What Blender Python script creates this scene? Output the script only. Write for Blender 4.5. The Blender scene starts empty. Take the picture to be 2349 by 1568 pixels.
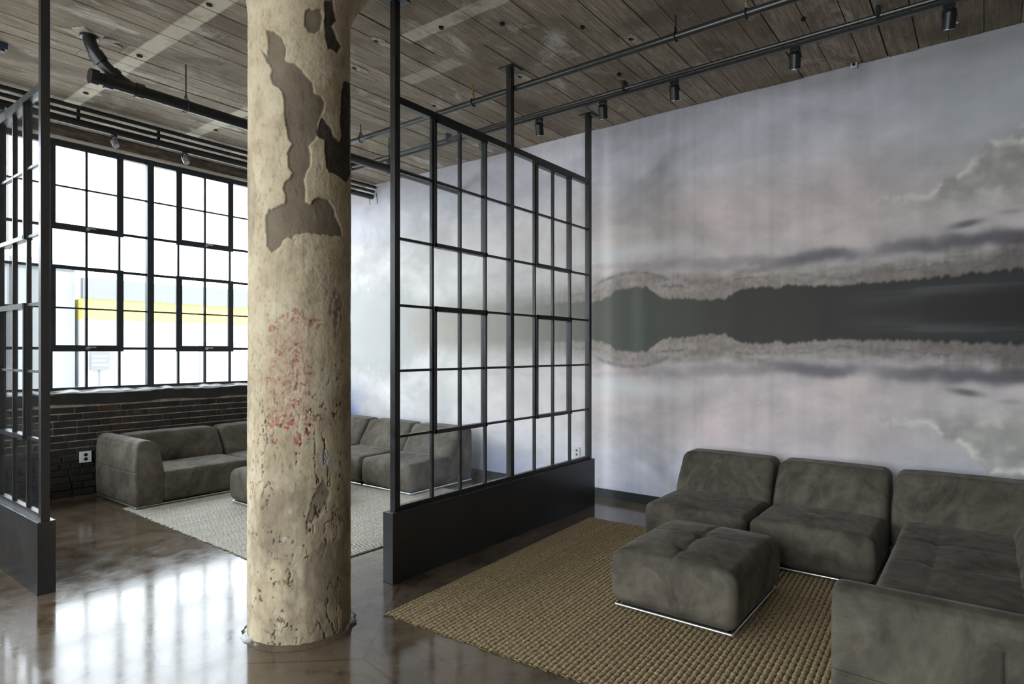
import bpy, bmesh, math, random
import numpy as np
from mathutils import Vector, Matrix

# ------------------------------------------------------------------ camera
FPX, CX, CY, EYE = 1413.7, 1174.5, 806.0, 1.6          # photo is 2349 x 1568
TH = math.atan(1083.5 / 1413.7)
sc = bpy.context.scene
COL = sc.collection
cam_d = bpy.data.cameras.new('camera'); cam = bpy.data.objects.new('camera', cam_d); COL.objects.link(cam)
cam.location = (0, 0, EYE); cam.rotation_euler = (math.pi / 2, 0, TH - math.pi / 2)
cam_d.sensor_width = 36; cam_d.sensor_fit = 'HORIZONTAL'; cam_d.lens = FPX / 2349 * 36
cam_d.shift_y = (CY - 784) / 2349; cam_d.clip_start = 0.05; cam_d.clip_end = 300
sc.camera = cam

# ------------------------------------------------------------------ sky, sun, exposure
SKY = (0.85, 0.935, 1.0); SKY_STRENGTH = 3.2
w = bpy.data.worlds.new('overcast_sky'); sc.world = w; w.use_nodes = True
bg = w.node_tree.nodes['Background']; bg.inputs[0].default_value = (*SKY, 1); bg.inputs[1].default_value = SKY_STRENGTH
sun_d = bpy.data.lights.new('sun', 'SUN'); sun = bpy.data.objects.new('sun', sun_d); COL.objects.link(sun)
sun_d.energy = 2.6; sun_d.angle = math.radians(3); sun_d.color = (1.0, 0.93, 0.82)
sun.rotation_euler = (math.radians(48), 0, math.radians(12))     # from behind the building on to the street
sc.view_settings.view_transform = 'Standard'; sc.view_settings.look = 'None'
sc.view_settings.gamma = 1; sc.view_settings.use_curve_mapping = False
sc.view_settings.exposure = 1.55
cy_ = sc.cycles
cy_.use_denoising = True; cy_.max_bounces = 10; cy_.diffuse_bounces = 6; cy_.glossy_bounces = 4
cy_.transmission_bounces = 4; cy_.transparent_max_bounces = 24; cy_.sample_clamp_indirect = 8
cy_.caustics_reflective = False; cy_.caustics_refractive = False

CEIL = 4.06; MURAL_X = 6.0; WALL_Y = 8.0; WEST = -3.2; SOUTH = -5.0
SILL, HEAD = 1.19, 3.87

def portal(x0, x1):
    d = bpy.data.lights.new('window_portal', 'AREA'); d.shape = 'RECTANGLE'
    d.size = x1 - x0; d.size_y = HEAD - SILL; d.cycles.is_portal = True
    o = bpy.data.objects.new('window_portal', d); COL.objects.link(o)
    o.location = ((x0 + x1) / 2, WALL_Y + 0.12, (SILL + HEAD) / 2); o.rotation_euler = (-math.pi / 2, 0, 0)
for k in range(2):
    a = WEST + 0.1 + k * (5.94 - WEST - 0.1) / 2
    portal(a, a + (5.94 - WEST - 0.1) / 2)
ADDED_WEST_BAYS = [(-0.4, 3.3), (3.6, 7.5)]        # unseen west windows, added behind the camera to light the near area
for a, b in ADDED_WEST_BAYS:
    d = bpy.data.lights.new('window_portal', 'AREA'); d.shape = 'RECTANGLE'; d.size = b - a; d.size_y = 3.95 - 0.5; d.cycles.is_portal = True
    o = bpy.data.objects.new('window_portal', d); COL.objects.link(o); o.location = (WEST - 0.12, (a + b) / 2, 2.225); o.rotation_euler = (math.pi / 2, 0, -math.pi / 2)

# ------------------------------------------------------------------ photo pixel -> point
FW = np.array([math.cos(TH), math.sin(TH), 0]); RT = np.array([math.sin(TH), -math.cos(TH), 0])
def on(u, v, ax, val):
    d = FW + RT * (u - CX) / FPX + np.array([0, 0, 1.0]) * (CY - v) / FPX
    o = np.array([0, 0, EYE]); return o + d * (val - o[ax]) / d[ax]
def project(P):
    q = P - np.array([0, 0, EYE]); d = q @ FW
    return CX + FPX * (q @ RT) / d, CY - FPX * q[:, 2] / d

# ------------------------------------------------------------------ numpy noise
_rs = np.random.RandomState(7); _PERM = _rs.permutation(512); _PERM = np.concatenate([_PERM, _PERM, _PERM])
_VAL = _rs.rand(512)
def vnoise(x, y):
    xi = np.floor(x).astype(int); yi = np.floor(y).astype(int); fx = x - xi; fy = y - yi
    fx = fx * fx * fx * (fx * (fx * 6 - 15) + 10); fy = fy * fy * fy * (fy * (fy * 6 - 15) + 10)
    def g(i, j): return _VAL[_PERM[(_PERM[i & 511] + j) & 511]]
    a = g(xi, yi); b = g(xi + 1, yi); c = g(xi, yi + 1); d = g(xi + 1, yi + 1)
    return (a + (b - a) * fx) * (1 - fy) + (c + (d - c) * fx) * fy
def fbm(x, y, octv=4, gain=0.5):
    s = 0; a = 1; t = 0
    for k in range(octv):
        s = s + a * vnoise(x * 2 ** k + 17.3 * k, y * 2 ** k + 5.1 * k); t += a; a *= gain
    return s / t
def sstep(a, b, x):
    t = np.clip((x - a) / (b - a), 0, 1); return t * t * (3 - 2 * t)

# ------------------------------------------------------------------ materials
class Mat:
    def __init__(s, name, **kw):
        s.m = bpy.data.materials.new(name); s.m.use_nodes = True; s.nt = s.m.node_tree
        s.b = s.nt.nodes['Principled BSDF']; s.set(**kw)
    def set(s, **kw):
        for k, v in kw.items(): s.put(s.b.inputs[k.replace('_', ' ').title().replace('Ior', 'IOR').replace('Gx', 'GX')], v)
        return s
    def put(s, sock, v):
        if isinstance(v, bpy.types.NodeSocket): s.nt.links.new(v, sock)
        elif isinstance(v, tuple) and len(v) == 3 and sock.type == 'RGBA': sock.default_value = (*v, 1)
        else: sock.default_value = v
    def n(s, t): return s.nt.nodes.new('ShaderNode' + t)
    def pos(s): return s.n('NewGeometry').outputs['Position']
    def obj(s): return s.n('TexCoord').outputs['Object']
    def rnd(s): return s.n('ObjectInfo').outputs['Random']
    def scale(s, vec, sx, sy, sz, off=(0, 0, 0)):
        m = s.n('Mapping'); s.put(m.inputs[0], vec); m.inputs['Scale'].default_value = (sx, sy, sz); m.inputs['Location'].default_value = off
        return m.outputs[0]
    def noise(s, vec, sc_, det=4, rough=0.55, dist=0):
        n = s.n('TexNoise'); s.put(n.inputs['Vector'], vec); n.inputs['Scale'].default_value = sc_
        n.inputs['Detail'].default_value = det; n.inputs['Roughness'].default_value = rough; n.inputs['Distortion'].default_value = dist
        return n.outputs[0]
    def voro(s, vec, sc_, feat='F1', out=0):
        n = s.n('TexVoronoi'); n.feature = feat; s.put(n.inputs['Vector'], vec); n.inputs['Scale'].default_value = sc_
        return n.outputs[out]
    def ramp(s, fac, stops):
        n = s.n('ValToRGB'); s.put(n.inputs[0], fac); r = n.color_ramp
        while len(r.elements) < len(stops): r.elements.new(0.5)
        for e, (p, c) in zip(r.elements, stops):
            e.position = p; e.color = (*c, 1) if isinstance(c, tuple) else (c, c, c, 1)
        return n.outputs[0]
    def mix(s, fac, a, b, mode='MIX'):
        n = s.n('Mix'); n.data_type = 'RGBA'; n.blend_type = mode
        s.put(n.inputs[0], fac); s.put(n.inputs[6], a); s.put(n.inputs[7], b); return n.outputs[2]
    def math(s, op, a, b=0.0, clamp=False):
        n = s.n('Math'); n.operation = op; n.use_clamp = clamp; s.put(n.inputs[0], a); s.put(n.inputs[1], b); return n.outputs[0]
    def attr(s, name, out='Fac'):
        n = s.n('Attribute'); n.attribute_name = name; return n.outputs[out]
    def sep(s, vec):
        n = s.n('SeparateXYZ'); s.put(n.inputs[0], vec); return n.outputs
    def band(s, x, a, b, e=0.01):
        r1 = s.n('MapRange'); s.put(r1.inputs[0], x); r1.inputs[1].default_value = a - e; r1.inputs[2].default_value = a + e
        r2 = s.n('MapRange'); s.put(r2.inputs[0], x); r2.inputs[1].default_value = b - e; r2.inputs[2].default_value = b + e
        return s.math('SUBTRACT', r1.outputs[0], r2.outputs[0])
    def bump(s, h, strength=0.3, dist=0.01, nrm=None):
        n = s.n('Bump'); s.put(n.inputs['Height'], h); n.inputs['Strength'].default_value = strength; n.inputs['Distance'].default_value = dist
        if nrm is not None: s.put(n.inputs['Normal'], nrm)
        return n.outputs[0]

MT = {}
def mat_plain(name, col, rough=0.5, metal=0.0, spec=0.5):
    m = Mat(name); m.set(Base_Color=col, Roughness=rough, Metallic=metal); m.b.inputs['Specular IOR Level'].default_value = spec
    MT[name] = m.m; return m

# polished stained concrete floor
m = Mat('polished_concrete'); p = m.pos()
n1 = m.noise(m.scale(p, 1, 1, 1), 1.1, 7, 0.62, 0.6); n2 = m.noise(p, 5.5, 6, 0.65, 0.4); n3 = m.noise(p, 42, 3, 0.6)
c = m.ramp(n1, [(0.28, (0.040, 0.026, 0.014)), (0.46, (0.085, 0.056, 0.032)), (0.60, (0.135, 0.098, 0.062)), (0.78, (0.20, 0.165, 0.125))])
c = m.mix(m.ramp(n2, [(0.40, 0.0), (0.68, 0.55)]), c, (0.16, 0.135, 0.11))
c = m.mix(m.ramp(n2, [(0.30, 0.55), (0.42, 0.0)]), c, (0.020, 0.015, 0.010))
c = m.mix(m.ramp(n3, [(0.60, 0.0), (0.75, 0.35)]), c, (0.23, 0.21, 0.18))
crk = m.math('ADD', m.voro(m.mix(0.06, p, m.n('TexNoise').outputs[1]), 0.55, 'DISTANCE_TO_EDGE'), 0.0)
crack = m.ramp(crk, [(0.0, 1.0), (0.006, 0.0)])
c = m.mix(m.math('MULTIPLY', crack, 0.5), c, (0.015, 0.012, 0.010))
hb = m.math('ADD', m.math('MULTIPLY', m.noise(p, 2.0, 2, 0.5), 0.55), m.math('MULTIPLY', m.noise(p, 26, 4, 0.65), 0.07))
m.set(Base_Color=c, Roughness=m.ramp(n2, [(0.3, 0.09), (0.75, 0.20)]), Normal=m.bump(hb, 0.20, 0.012))
m.b.inputs['IOR'].default_value = 1.40; m.b.inputs['Coat Weight'].default_value = 0.12; m.b.inputs['Coat Roughness'].default_value = 0.07
MT['floor'] = m.m

# board-formed concrete ceiling
m = Mat('board_concrete'); p = m.pos(); r = m.rnd()
st = m.n('Combine' + 'XYZ'); s_ = m.sep(p)
m.put(st.inputs[0], s_[0]); m.put(st.inputs[1], s_[1]); m.put(st.inputs[2], m.math('MULTIPLY', r, 40.0)); pv = st.outputs[0]
grain = m.noise(m.scale(pv, 0.9, 16, 1), 3.2, 6, 0.65, 0.5); blot = m.noise(m.scale(pv, 1, 1.4, 0.05), 2.3, 5, 0.6); fine = m.noise(m.scale(pv, 4, 60, 1), 3, 4, 0.6)
c = m.ramp(grain, [(0.25, (0.15, 0.115, 0.080)), (0.43, (0.30, 0.245, 0.180)), (0.58, (0.43, 0.365, 0.285)), (0.80, (0.60, 0.53, 0.44))])
c = m.mix(m.ramp(r, [(0.0, 0.0), (0.5, 0.10), (1.0, 0.60)]), c, (0.21, 0.165, 0.118))
wide = m.noise(m.scale(p, 0.8, 1, 1), 1.25, 6, 0.62, 0.8); bloom = m.noise(m.scale(p, 0.8, 1.3, 1, (5, 2, 0)), 2.1, 6, 0.68, 0.5); spot_ = m.noise(m.scale(p, 1, 1.6, 1), 17, 3, 0.6)
c = m.mix(m.ramp(wide, [(0.50, 0.0), (0.66, 0.72)]), c, (0.145, 0.108, 0.072))
c = m.mix(m.ramp(blot, [(0.28, 0.60), (0.42, 0.0)]), c, (0.12, 0.090, 0.062))
c = m.mix(m.ramp(bloom, [(0.58, 0.0), (0.70, 0.80)]), c, (0.74, 0.71, 0.66))
c = m.mix(m.ramp(spot_, [(0.24, 0.75), (0.33, 0.0)]), c, (0.085, 0.064, 0.045))
c = m.mix(m.ramp(fine, [(0.30, 0.50), (0.48, 0.0)]), c, (0.085, 0.068, 0.050))
brk = m.ramp(m.noise(p, 6, 4, 0.6), [(0.30, 0.35), (0.5, 1.0)])
s1 = m.math('MULTIPLY', m.band(s_[0], 2.125, 2.262, 0.008), m.band(s_[1], 2.0, 7.25, 0.02))
s2 = m.math('MULTIPLY', m.band(s_[0], 3.285, 3.42, 0.008), m.math('ADD', m.band(s_[1], 1.2, 3.63, 0.02), m.band(s_[1], 5.9, 7.3, 0.03)))
s3 = m.math('MULTIPLY', m.band(s_[0], 3.80, 3.95, 0.012), m.math('MULTIPLY', m.band(s_[1], 3.55, 4.2, 0.03), 0.5))
strip = m.math('MULTIPLY', m.math('ADD', m.math('ADD', s1, s2), s3), brk)
c = m.mix(m.math('MULTIPLY', strip, 0.85), c, (0.72, 0.65, 0.52))
m.set(Base_Color=c, Roughness=0.85, Normal=m.bump(m.math('ADD', grain, m.math('MULTIPLY', fine, 0.5)), 0.55, 0.012))
MT['ceiling'] = m.m
mat_plain('ceiling_gap', (0.030, 0.024, 0.018), 0.9)

# bricks and mortar
m = Mat('sooty_brick'); p = m.pos(); r = m.rnd()
n1 = m.noise(p, 26, 5, 0.65); n2 = m.noise(p, 3.2, 3, 0.6)
c = m.ramp(r, [(0.0, (0.011, 0.009, 0.008)), (0.55, (0.019, 0.015, 0.013)), (0.88, (0.026, 0.018, 0.014)), (1.0, (0.045, 0.021, 0.015))])
c = m.mix(m.ramp(n1, [(0.55, 0.0), (0.72, 0.40)]), c, (0.075, 0.058, 0.045))
c = m.mix(m.ramp(n2, [(0.60, 0.0), (0.75, 0.5)]), c, (0.14, 0.115, 0.085))
m.set(Base_Color=c, Roughness=0.8, Normal=m.bump(n1, 0.6, 0.006)); MT['brick'] = m.m
m = Mat('lime_mortar'); p = m.pos(); z = m.sep(p)[2]; x = m.sep(p)[0]
n1 = m.noise(p, 9, 5, 0.65); n2 = m.noise(p, 2.2, 3, 0.5)
hgt = m.n('MapRange'); m.put(hgt.inputs[0], m.math('ADD', z, m.math('MULTIPLY', n2, 0.35))); hgt.inputs[1].default_value = 0.62; hgt.inputs[2].default_value = 0.80
c = m.mix(hgt.outputs[0], (0.030, 0.023, 0.018), m.ramp(n1, [(0.3, (0.16, 0.125, 0.088)), (0.55, (0.38, 0.31, 0.225)), (0.8, (0.50, 0.43, 0.33))]))
m.set(Base_Color=c, Roughness=0.95, Normal=m.bump(n1, 0.6, 0.01)); MT['mortar'] = m.m
m = Mat('black_parge'); p = m.pos(); n1 = m.noise(p, 6, 6, 0.7); n2 = m.noise(p, 15, 5, 0.7)
c = m.ramp(n1, [(0.3, (0.010, 0.009, 0.009)), (0.6, (0.024, 0.020, 0.018)), (0.8, (0.06, 0.050, 0.042))])
c = m.mix(m.ramp(n2, [(0.66, 0.0), (0.75, 0.7)]), c, (0.22, 0.20, 0.18))
m.set(Base_Color=c, Roughness=0.8, Normal=m.bump(n2, 0.7, 0.015)); MT['parge'] = m.m
m = Mat('flaking_sill'); p = m.pos(); n1 = m.noise(p, 14, 5, 0.7)
m.set(Base_Color=m.ramp(n1, [(0.30, (0.12, 0.12, 0.12)), (0.40, (0.66, 0.67, 0.68)), (0.8, (0.80, 0.81, 0.82))]), Roughness=0.8, Normal=m.bump(n1, 0.7, 0.02)); MT['sill'] = m.m
m = Mat('stained_lintel'); p = m.pos(); n1 = m.noise(m.scale(p, 1, 1, 4), 4, 6, 0.65)
c = m.ramp(n1, [(0.3, (0.050, 0.036, 0.025)), (0.5, (0.12, 0.090, 0.063)), (0.72, (0.26, 0.22, 0.17))])
m.set(Base_Color=c, Roughness=0.9, Normal=m.bump(n1, 0.6, 0.02)); MT['lintel'] = m.m
mat_plain('cream_trim', (0.55, 0.51, 0.43), 0.7)
mat_plain('plain_wall', (0.32, 0.29, 0.25), 0.9)

# steel
m = Mat('black_steel'); p = m.pos(); n1 = m.noise(p, 12, 4, 0.6)
m.set(Base_Color=m.ramp(n1, [(0.3, (0.012, 0.012, 0.013)), (0.7, (0.022, 0.022, 0.024))]), Roughness=m.ramp(n1, [(0.3, 0.28), (0.7, 0.42)])); m.b.inputs['IOR'].default_value = 1.55
MT['steel'] = m.m
m = Mat('plinth_steel'); p = m.pos(); n1 = m.noise(m.scale(p, 1, 1, 1), 3, 5, 0.6); n2 = m.noise(p, 160, 2, 0.5)
m.set(Base_Color=m.ramp(n1, [(0.3, (0.014, 0.014, 0.015)), (0.7, (0.024, 0.024, 0.025))]), Roughness=m.ramp(n1, [(0.3, 0.27), (0.7, 0.36)]), Normal=m.bump(n2, 0.05, 0.001)); m.b.inputs['IOR'].default_value = 1.6
MT['plinth'] = m.m
m = Mat('window_steel'); p = m.pos(); n1 = m.noise(p, 20, 4, 0.6)
m.set(Base_Color=m.ramp(n1, [(0.3, (0.014, 0.017, 0.021)), (0.7, (0.026, 0.030, 0.036))]), Roughness=0.42); MT['win_steel'] = m.m
mat_plain('black_pipe', (0.012, 0.012, 0.013), 0.30)
mat_plain('grey_pipe', (0.028, 0.029, 0.031), 0.28, 0.0, 0.8)
mat_plain('chrome', (0.86, 0.85, 0.82), 0.30, 1.0)
mat_plain('lamp_black', (0.030, 0.031, 0.034), 0.35, 0.4)
mat_plain('lamp_silver', (0.62, 0.63, 0.66), 0.25, 0.8)
mat_plain('brass', (0.50, 0.30, 0.10), 0.4, 0.8)
mat_plain('rod', (0.05, 0.05, 0.055), 0.4, 0.6)
mat_plain('baseboard', (0.022, 0.024, 0.024), 0.35)
mat_plain('white_plate', (0.75, 0.77, 0.78), 0.4)
mat_plain('slot_dark', (0.01, 0.01, 0.01), 0.6)
mat_plain('hole_dark', (0.012, 0.008, 0.006), 0.9)
m = Mat('plaster_patch'); p = m.pos(); n1 = m.noise(p, 22, 4, 0.6)
m.set(Base_Color=m.ramp(n1, [(0.3, (0.30, 0.26, 0.20)), (0.7, (0.55, 0.51, 0.44))]), Roughness=0.9); MT['patch'] = m.m

# thin glass: what it does not mirror it lets through, a little dusty
def glass(name, tint, dust, ior=1.5):
    mm = bpy.data.materials.new(name); mm.use_nodes = True; nt = mm.node_tree; nt.nodes.clear()
    out = nt.nodes.new('ShaderNodeOutputMaterial'); tr = nt.nodes.new('ShaderNodeBsdfTransparent'); tr.inputs[0].default_value = (*tint, 1)
    gl = nt.nodes.new('ShaderNodeBsdfGlossy'); gl.inputs['Roughness'].default_value = 0.02
    df = nt.nodes.new('ShaderNodeBsdfTranslucent'); df.inputs[0].default_value = (0.8, 0.82, 0.84, 1)
    fr = nt.nodes.new('ShaderNodeFresnel')
    nz = nt.nodes.new('ShaderNodeTexNoise'); nz.inputs['Scale'].default_value = 7; nz.inputs['Detail'].default_value = 5
    geo = nt.nodes.new('ShaderNodeNewGeometry'); nt.links.new(geo.outputs['Position'], nz.inputs['Vector'])
    im = nt.nodes.new('ShaderNodeMapRange'); nt.links.new(geo.outputs['Backfacing'], im.inputs[0]); im.inputs[3].default_value = ior; im.inputs[4].default_value = 1 / ior; nt.links.new(im.outputs[0], fr.inputs[0])
    rm = nt.nodes.new('ShaderNodeMapRange'); nt.links.new(nz.outputs[0], rm.inputs[0]); rm.inputs[1].default_value = 0.35; rm.inputs[2].default_value = 0.75
    rm.inputs[3].default_value = dust * 0.4; rm.inputs[4].default_value = dust * 1.8
    m1 = nt.nodes.new('ShaderNodeMixShader'); m2 = nt.nodes.new('ShaderNodeMixShader')
    nt.links.new(rm.outputs[0], m1.inputs[0]); nt.links.new(tr.outputs[0], m1.inputs[1]); nt.links.new(df.outputs[0], m1.inputs[2])
    nt.links.new(fr.outputs[0], m2.inputs[0]); nt.links.new(m1.outputs[0], m2.inputs[1]); nt.links.new(gl.outputs[0], m2.inputs[2])
    nt.links.new(m2.outputs[0], out.inputs[0]); MT[name] = mm
glass('pane_glass', (0.985, 0.99, 0.985), 0.020, 1.28)
glass('window_glass', (0.99, 0.995, 1.0), 0.004, 1.25)

# velvet
def velvet(name, base, sheen):
    m = Mat(name); p = m.pos(); n1 = m.noise(p, 2.2, 5, 0.65, 1.6); n2 = m.noise(m.scale(p, 1, 1, 0.7), 6.5, 4, 0.6, 1.5); n3 = m.noise(p, 600, 2, 0.5)
    nap = m.math('ADD', m.math('MULTIPLY', n1, 0.65), m.math('MULTIPLY', n2, 0.35))
    lo = tuple(v * 0.62 for v in base); hi = tuple(v * 1.45 for v in base)
    m.set(Base_Color=m.ramp(nap, [(0.38, lo), (0.50, base), (0.62, hi)]), Roughness=0.75, Normal=m.bump(m.math('ADD', n3, m.math('MULTIPLY', n2, 0.6)), 0.12, 0.004))
    m.b.inputs['Specular IOR Level'].default_value = 0.15
    m.b.inputs['Sheen Weight'].default_value = 0.22; m.b.inputs['Sheen Roughness'].default_value = 0.24
    m.put(m.b.inputs['Sheen Tint'], m.ramp(nap, [(0.38, tuple(v * 0.45 for v in sheen)), (0.62, sheen)]))
    MT[name] = m.m
velvet('velvet', (0.098, 0.084, 0.064), (0.86, 0.86, 0.84))
mat_plain('seam', (0.012, 0.011, 0.010), 0.9)

# jute
def jute(name, k):
    m = Mat(name); p = m.pos(); n1 = m.noise(p, 70, 4, 0.6); r = m.rnd()
    c = m.ramp(n1, [(0.28, k[0]), (0.5, k[1]), (0.72, k[2])]); c = m.mix(m.ramp(r, [(0, 0.0), (1, 0.30)]), c, tuple(v * 0.62 for v in k[1]))
    m.set(Base_Color=c, Roughness=0.95, Normal=m.bump(n1, 0.8, 0.004)); MT[name] = m.m
jute('jute', ((0.17, 0.115, 0.052), (0.37, 0.275, 0.145), (0.56, 0.445, 0.27)))
jute('window_lit_jute', ((0.40, 0.37, 0.29), (0.64, 0.61, 0.53), (0.78, 0.76, 0.69)))  # lightened jute: window light on the far rug is put into its colour
mat_plain('jute_back', (0.05, 0.034, 0.018), 0.95)

# ------------------------------------------------------------------ object helpers
def link(name, me, mat=None, parent=None, loc=None):
    o = bpy.data.objects.new(name, me); COL.objects.link(o)
    if mat is not None and not me.materials: me.materials.append(MT[mat])
    if parent is not None: o.parent = parent
    if loc is not None: o.location = loc
    return o
def tag(o, label, cat, group=None):
    o['label'] = label; o['category'] = cat
    if group: o['group'] = group
    return o
def struct(o, label=None):
    o['kind'] = 'structure'
    if label: o['label'] = label
    return o
def thing(name, loc, label, cat, group=None):
    o = bpy.data.objects.new(name, None); COL.objects.link(o); o.location = loc; o.empty_display_size = 0.1
    return tag(o, label, cat, group)
def mesh(name, V, F, smooth=False):
    me = bpy.data.meshes.new(name); me.from_pydata([tuple(map(float, v)) for v in V], [], [tuple(map(int, f)) for f in F]); me.update()
    if smooth: me.polygons.foreach_set('use_smooth', [True] * len(me.polygons))
    return me
BOXF = [(0, 3, 2, 1), (4, 5, 6, 7), (0, 1, 5, 4), (1, 2, 6, 5), (2, 3, 7, 6), (3, 0, 4, 7)]
class MB:
    def __init__(s): s.V = []; s.F = []
    def add(s, V, F):
        b = len(s.V); s.V += [tuple(v) for v in V]; s.F += [tuple(i + b for i in f) for f in F]; return s
    def box(s, x0, x1, y0, y1, z0, z1):
        return s.add([(x0, y0, z0), (x1, y0, z0), (x1, y1, z0), (x0, y1, z0), (x0, y0, z1), (x1, y0, z1), (x1, y1, z1), (x0, y1, z1)], BOXF)
    def cyl(s, a, b, r, n=16, r2=None):
        a = Vector(a); b = Vector(b); d = (b - a).normalized(); t = Vector((0, 0, 1)) if abs(d.z) < 0.9 else Vector((1, 0, 0))
        x = d.cross(t).normalized(); y = d.cross(x); r2 = r if r2 is None else r2
        V = [a + (x * math.cos(k * 2 * math.pi / n) + y * math.sin(k * 2 * math.pi / n)) * r for k in range(n)]
        V += [b + (x * math.cos(k * 2 * math.pi / n) + y * math.sin(k * 2 * math.pi / n)) * r2 for k in range(n)]
        F = [(k, k + n, (k + 1) % n + n, (k + 1) % n) for k in range(n)] + [tuple(range(n)), tuple(range(2 * n - 1, n - 1, -1))]
        return s.add(V, F)
    def tube(s, pts, r, n=14):
        pts = [Vector(p) for p in pts]; V = []; F = []; m_ = len(pts)
        up = Vector((0, 1, 0))
        for i, p in enumerate(pts):
            d = (pts[min(i + 1, m_ - 1)] - pts[max(i - 1, 0)]).normalized()
            x = d.cross(up).normalized(); y = d.cross(x)
            V += [p + (x * math.cos(k * 2 * math.pi / n) + y * math.sin(k * 2 * math.pi / n)) * r for k in range(n)]
        for i in range(m_ - 1):
            for k in range(n): F.append((i * n + k, i * n + (k + 1) % n, (i + 1) * n + (k + 1) % n, (i + 1) * n + k))
        F += [tuple(range(n - 1, -1, -1)), tuple(range((m_ - 1) * n, m_ * n))]
        return s.add(V, F)
    def ring(s, c, r0, r1, ax, n=16):           # torus
        c = Vector(c); V = []; F = []; k2 = 8
        e1, e2 = {'x': (Vector((0, 1, 0)), Vector((0, 0, 1))), 'y': (Vector((1, 0, 0)), Vector((0, 0, 1))), 'z': (Vector((1, 0, 0)), Vector((0, 1, 0)))}[ax]
        e3 = e1.cross(e2)
        for i in range(n):
            a = 2 * math.pi * i / n; d = e1 * math.cos(a) + e2 * math.sin(a)
            for j in range(k2):
                b = 2 * math.pi * j / k2; V.append(c + d * (r0 + r1 * math.cos(b)) + e3 * r1 * math.sin(b))
        for i in range(n):
            for j in range(k2): F.append((i * k2 + j, ((i + 1) % n) * k2 + j, ((i + 1) % n) * k2 + (j + 1) % k2, i * k2 + (j + 1) % k2))
        return s.add(V, F)
    def build(s, name, mat, parent=None, smooth=False, bevel=0, origin=None):
        V = s.V
        if parent is not None and origin is None: origin = parent.matrix_world.translation if parent.parent is None else parent.matrix_world.translation
        if origin is not None: V = [(v[0] - origin[0], v[1] - origin[1], v[2] - origin[2]) for v in V]
        me = mesh(name, V, s.F); bm = bmesh.new(); bm.from_mesh(me); bmesh.ops.recalc_face_normals(bm, faces=bm.faces); bm.to_mesh(me); bm.free()
        o = link(name, me, mat, parent)
        if smooth:
            me.polygons.foreach_set('use_smooth', [True] * len(me.polygons))
            me.set_sharp_from_angle(angle=math.radians(40))
        if bevel:
            b = o.modifiers.new('bevel', 'BEVEL'); b.width = bevel; b.segments = 2; b.limit_method = 'ANGLE'
        return o
def box(name, mat, x0, x1, y0, y1, z0, z1, parent=None, bevel=0):
    return MB().box(x0, x1, y0, y1, z0, z1).build(name, mat, parent, bevel=bevel)

random.seed(3); rng = np.random.RandomState(11)

# ================================================================== SETTING
# floor
struct(box('floor', 'floor', WEST, MURAL_X + 0.2, SOUTH, WALL_Y + 0.3, -0.15, 0.0), 'polished stained brown concrete floor with glossy reflections')

# ceiling slab with board courses
ceil = struct(box('ceiling', 'ceiling_gap', WEST - 0.3, MURAL_X + 0.3, SOUTH - 0.3, WALL_Y + 0.5, CEIL + 0.008, CEIL + 0.5), 'weathered board-formed concrete ceiling with pale paint strips')
joints = [0.824, 1.06, 1.294, 1.46, 1.668, 1.84, 2.013, 2.262, 2.46, 2.64, 2.815, 3.0, 3.18]
y = 0.824
while y > -1.6: y -= random.uniform(0.17, 0.25); joints.insert(0, y)
y = 3.18
while y < WALL_Y - 0.2: y += random.uniform(0.16, 0.24); joints.append(min(y, WALL_Y))
base_me = {}
def board_mesh(k):
    if k not in base_me:
        b = MB().box(-0.5, 0.5, -0.5, 0.5, -0.5, 0.5); me = mesh('board', b.V, b.F); base_me[k] = me; me.materials.append(MT['ceiling'])
    return base_me[k]
for a, b in zip(joints[:-1], joints[1:]):
    x = MURAL_X
    while x > -1.6:
        L = random.uniform(2.2, 4.2); x0 = max(x - L, -1.6)
        if x0 < -0.9: x0 = -1.6
        o = bpy.data.objects.new('board', board_mesh(0)); COL.objects.link(o); o.parent = ceil
        gap = random.choice([0.003, 0.005, 0.008, 0.016]); dz = random.uniform(-0.004, 0.004)
        o.location = ((x + x0) / 2, (a + b) / 2, CEIL + 0.01 + dz); o.scale = (x - x0 - 0.004, b - a - gap, 0.02); x = x0
MB().box(WEST, -1.6, SOUTH, WALL_Y, CEIL, CEIL + 0.02).box(-1.6, MURAL_X, SOUTH, joints[0], CEIL, CEIL + 0.02).build('board_field', 'ceiling', ceil)['kind'] = 'stuff'
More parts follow.
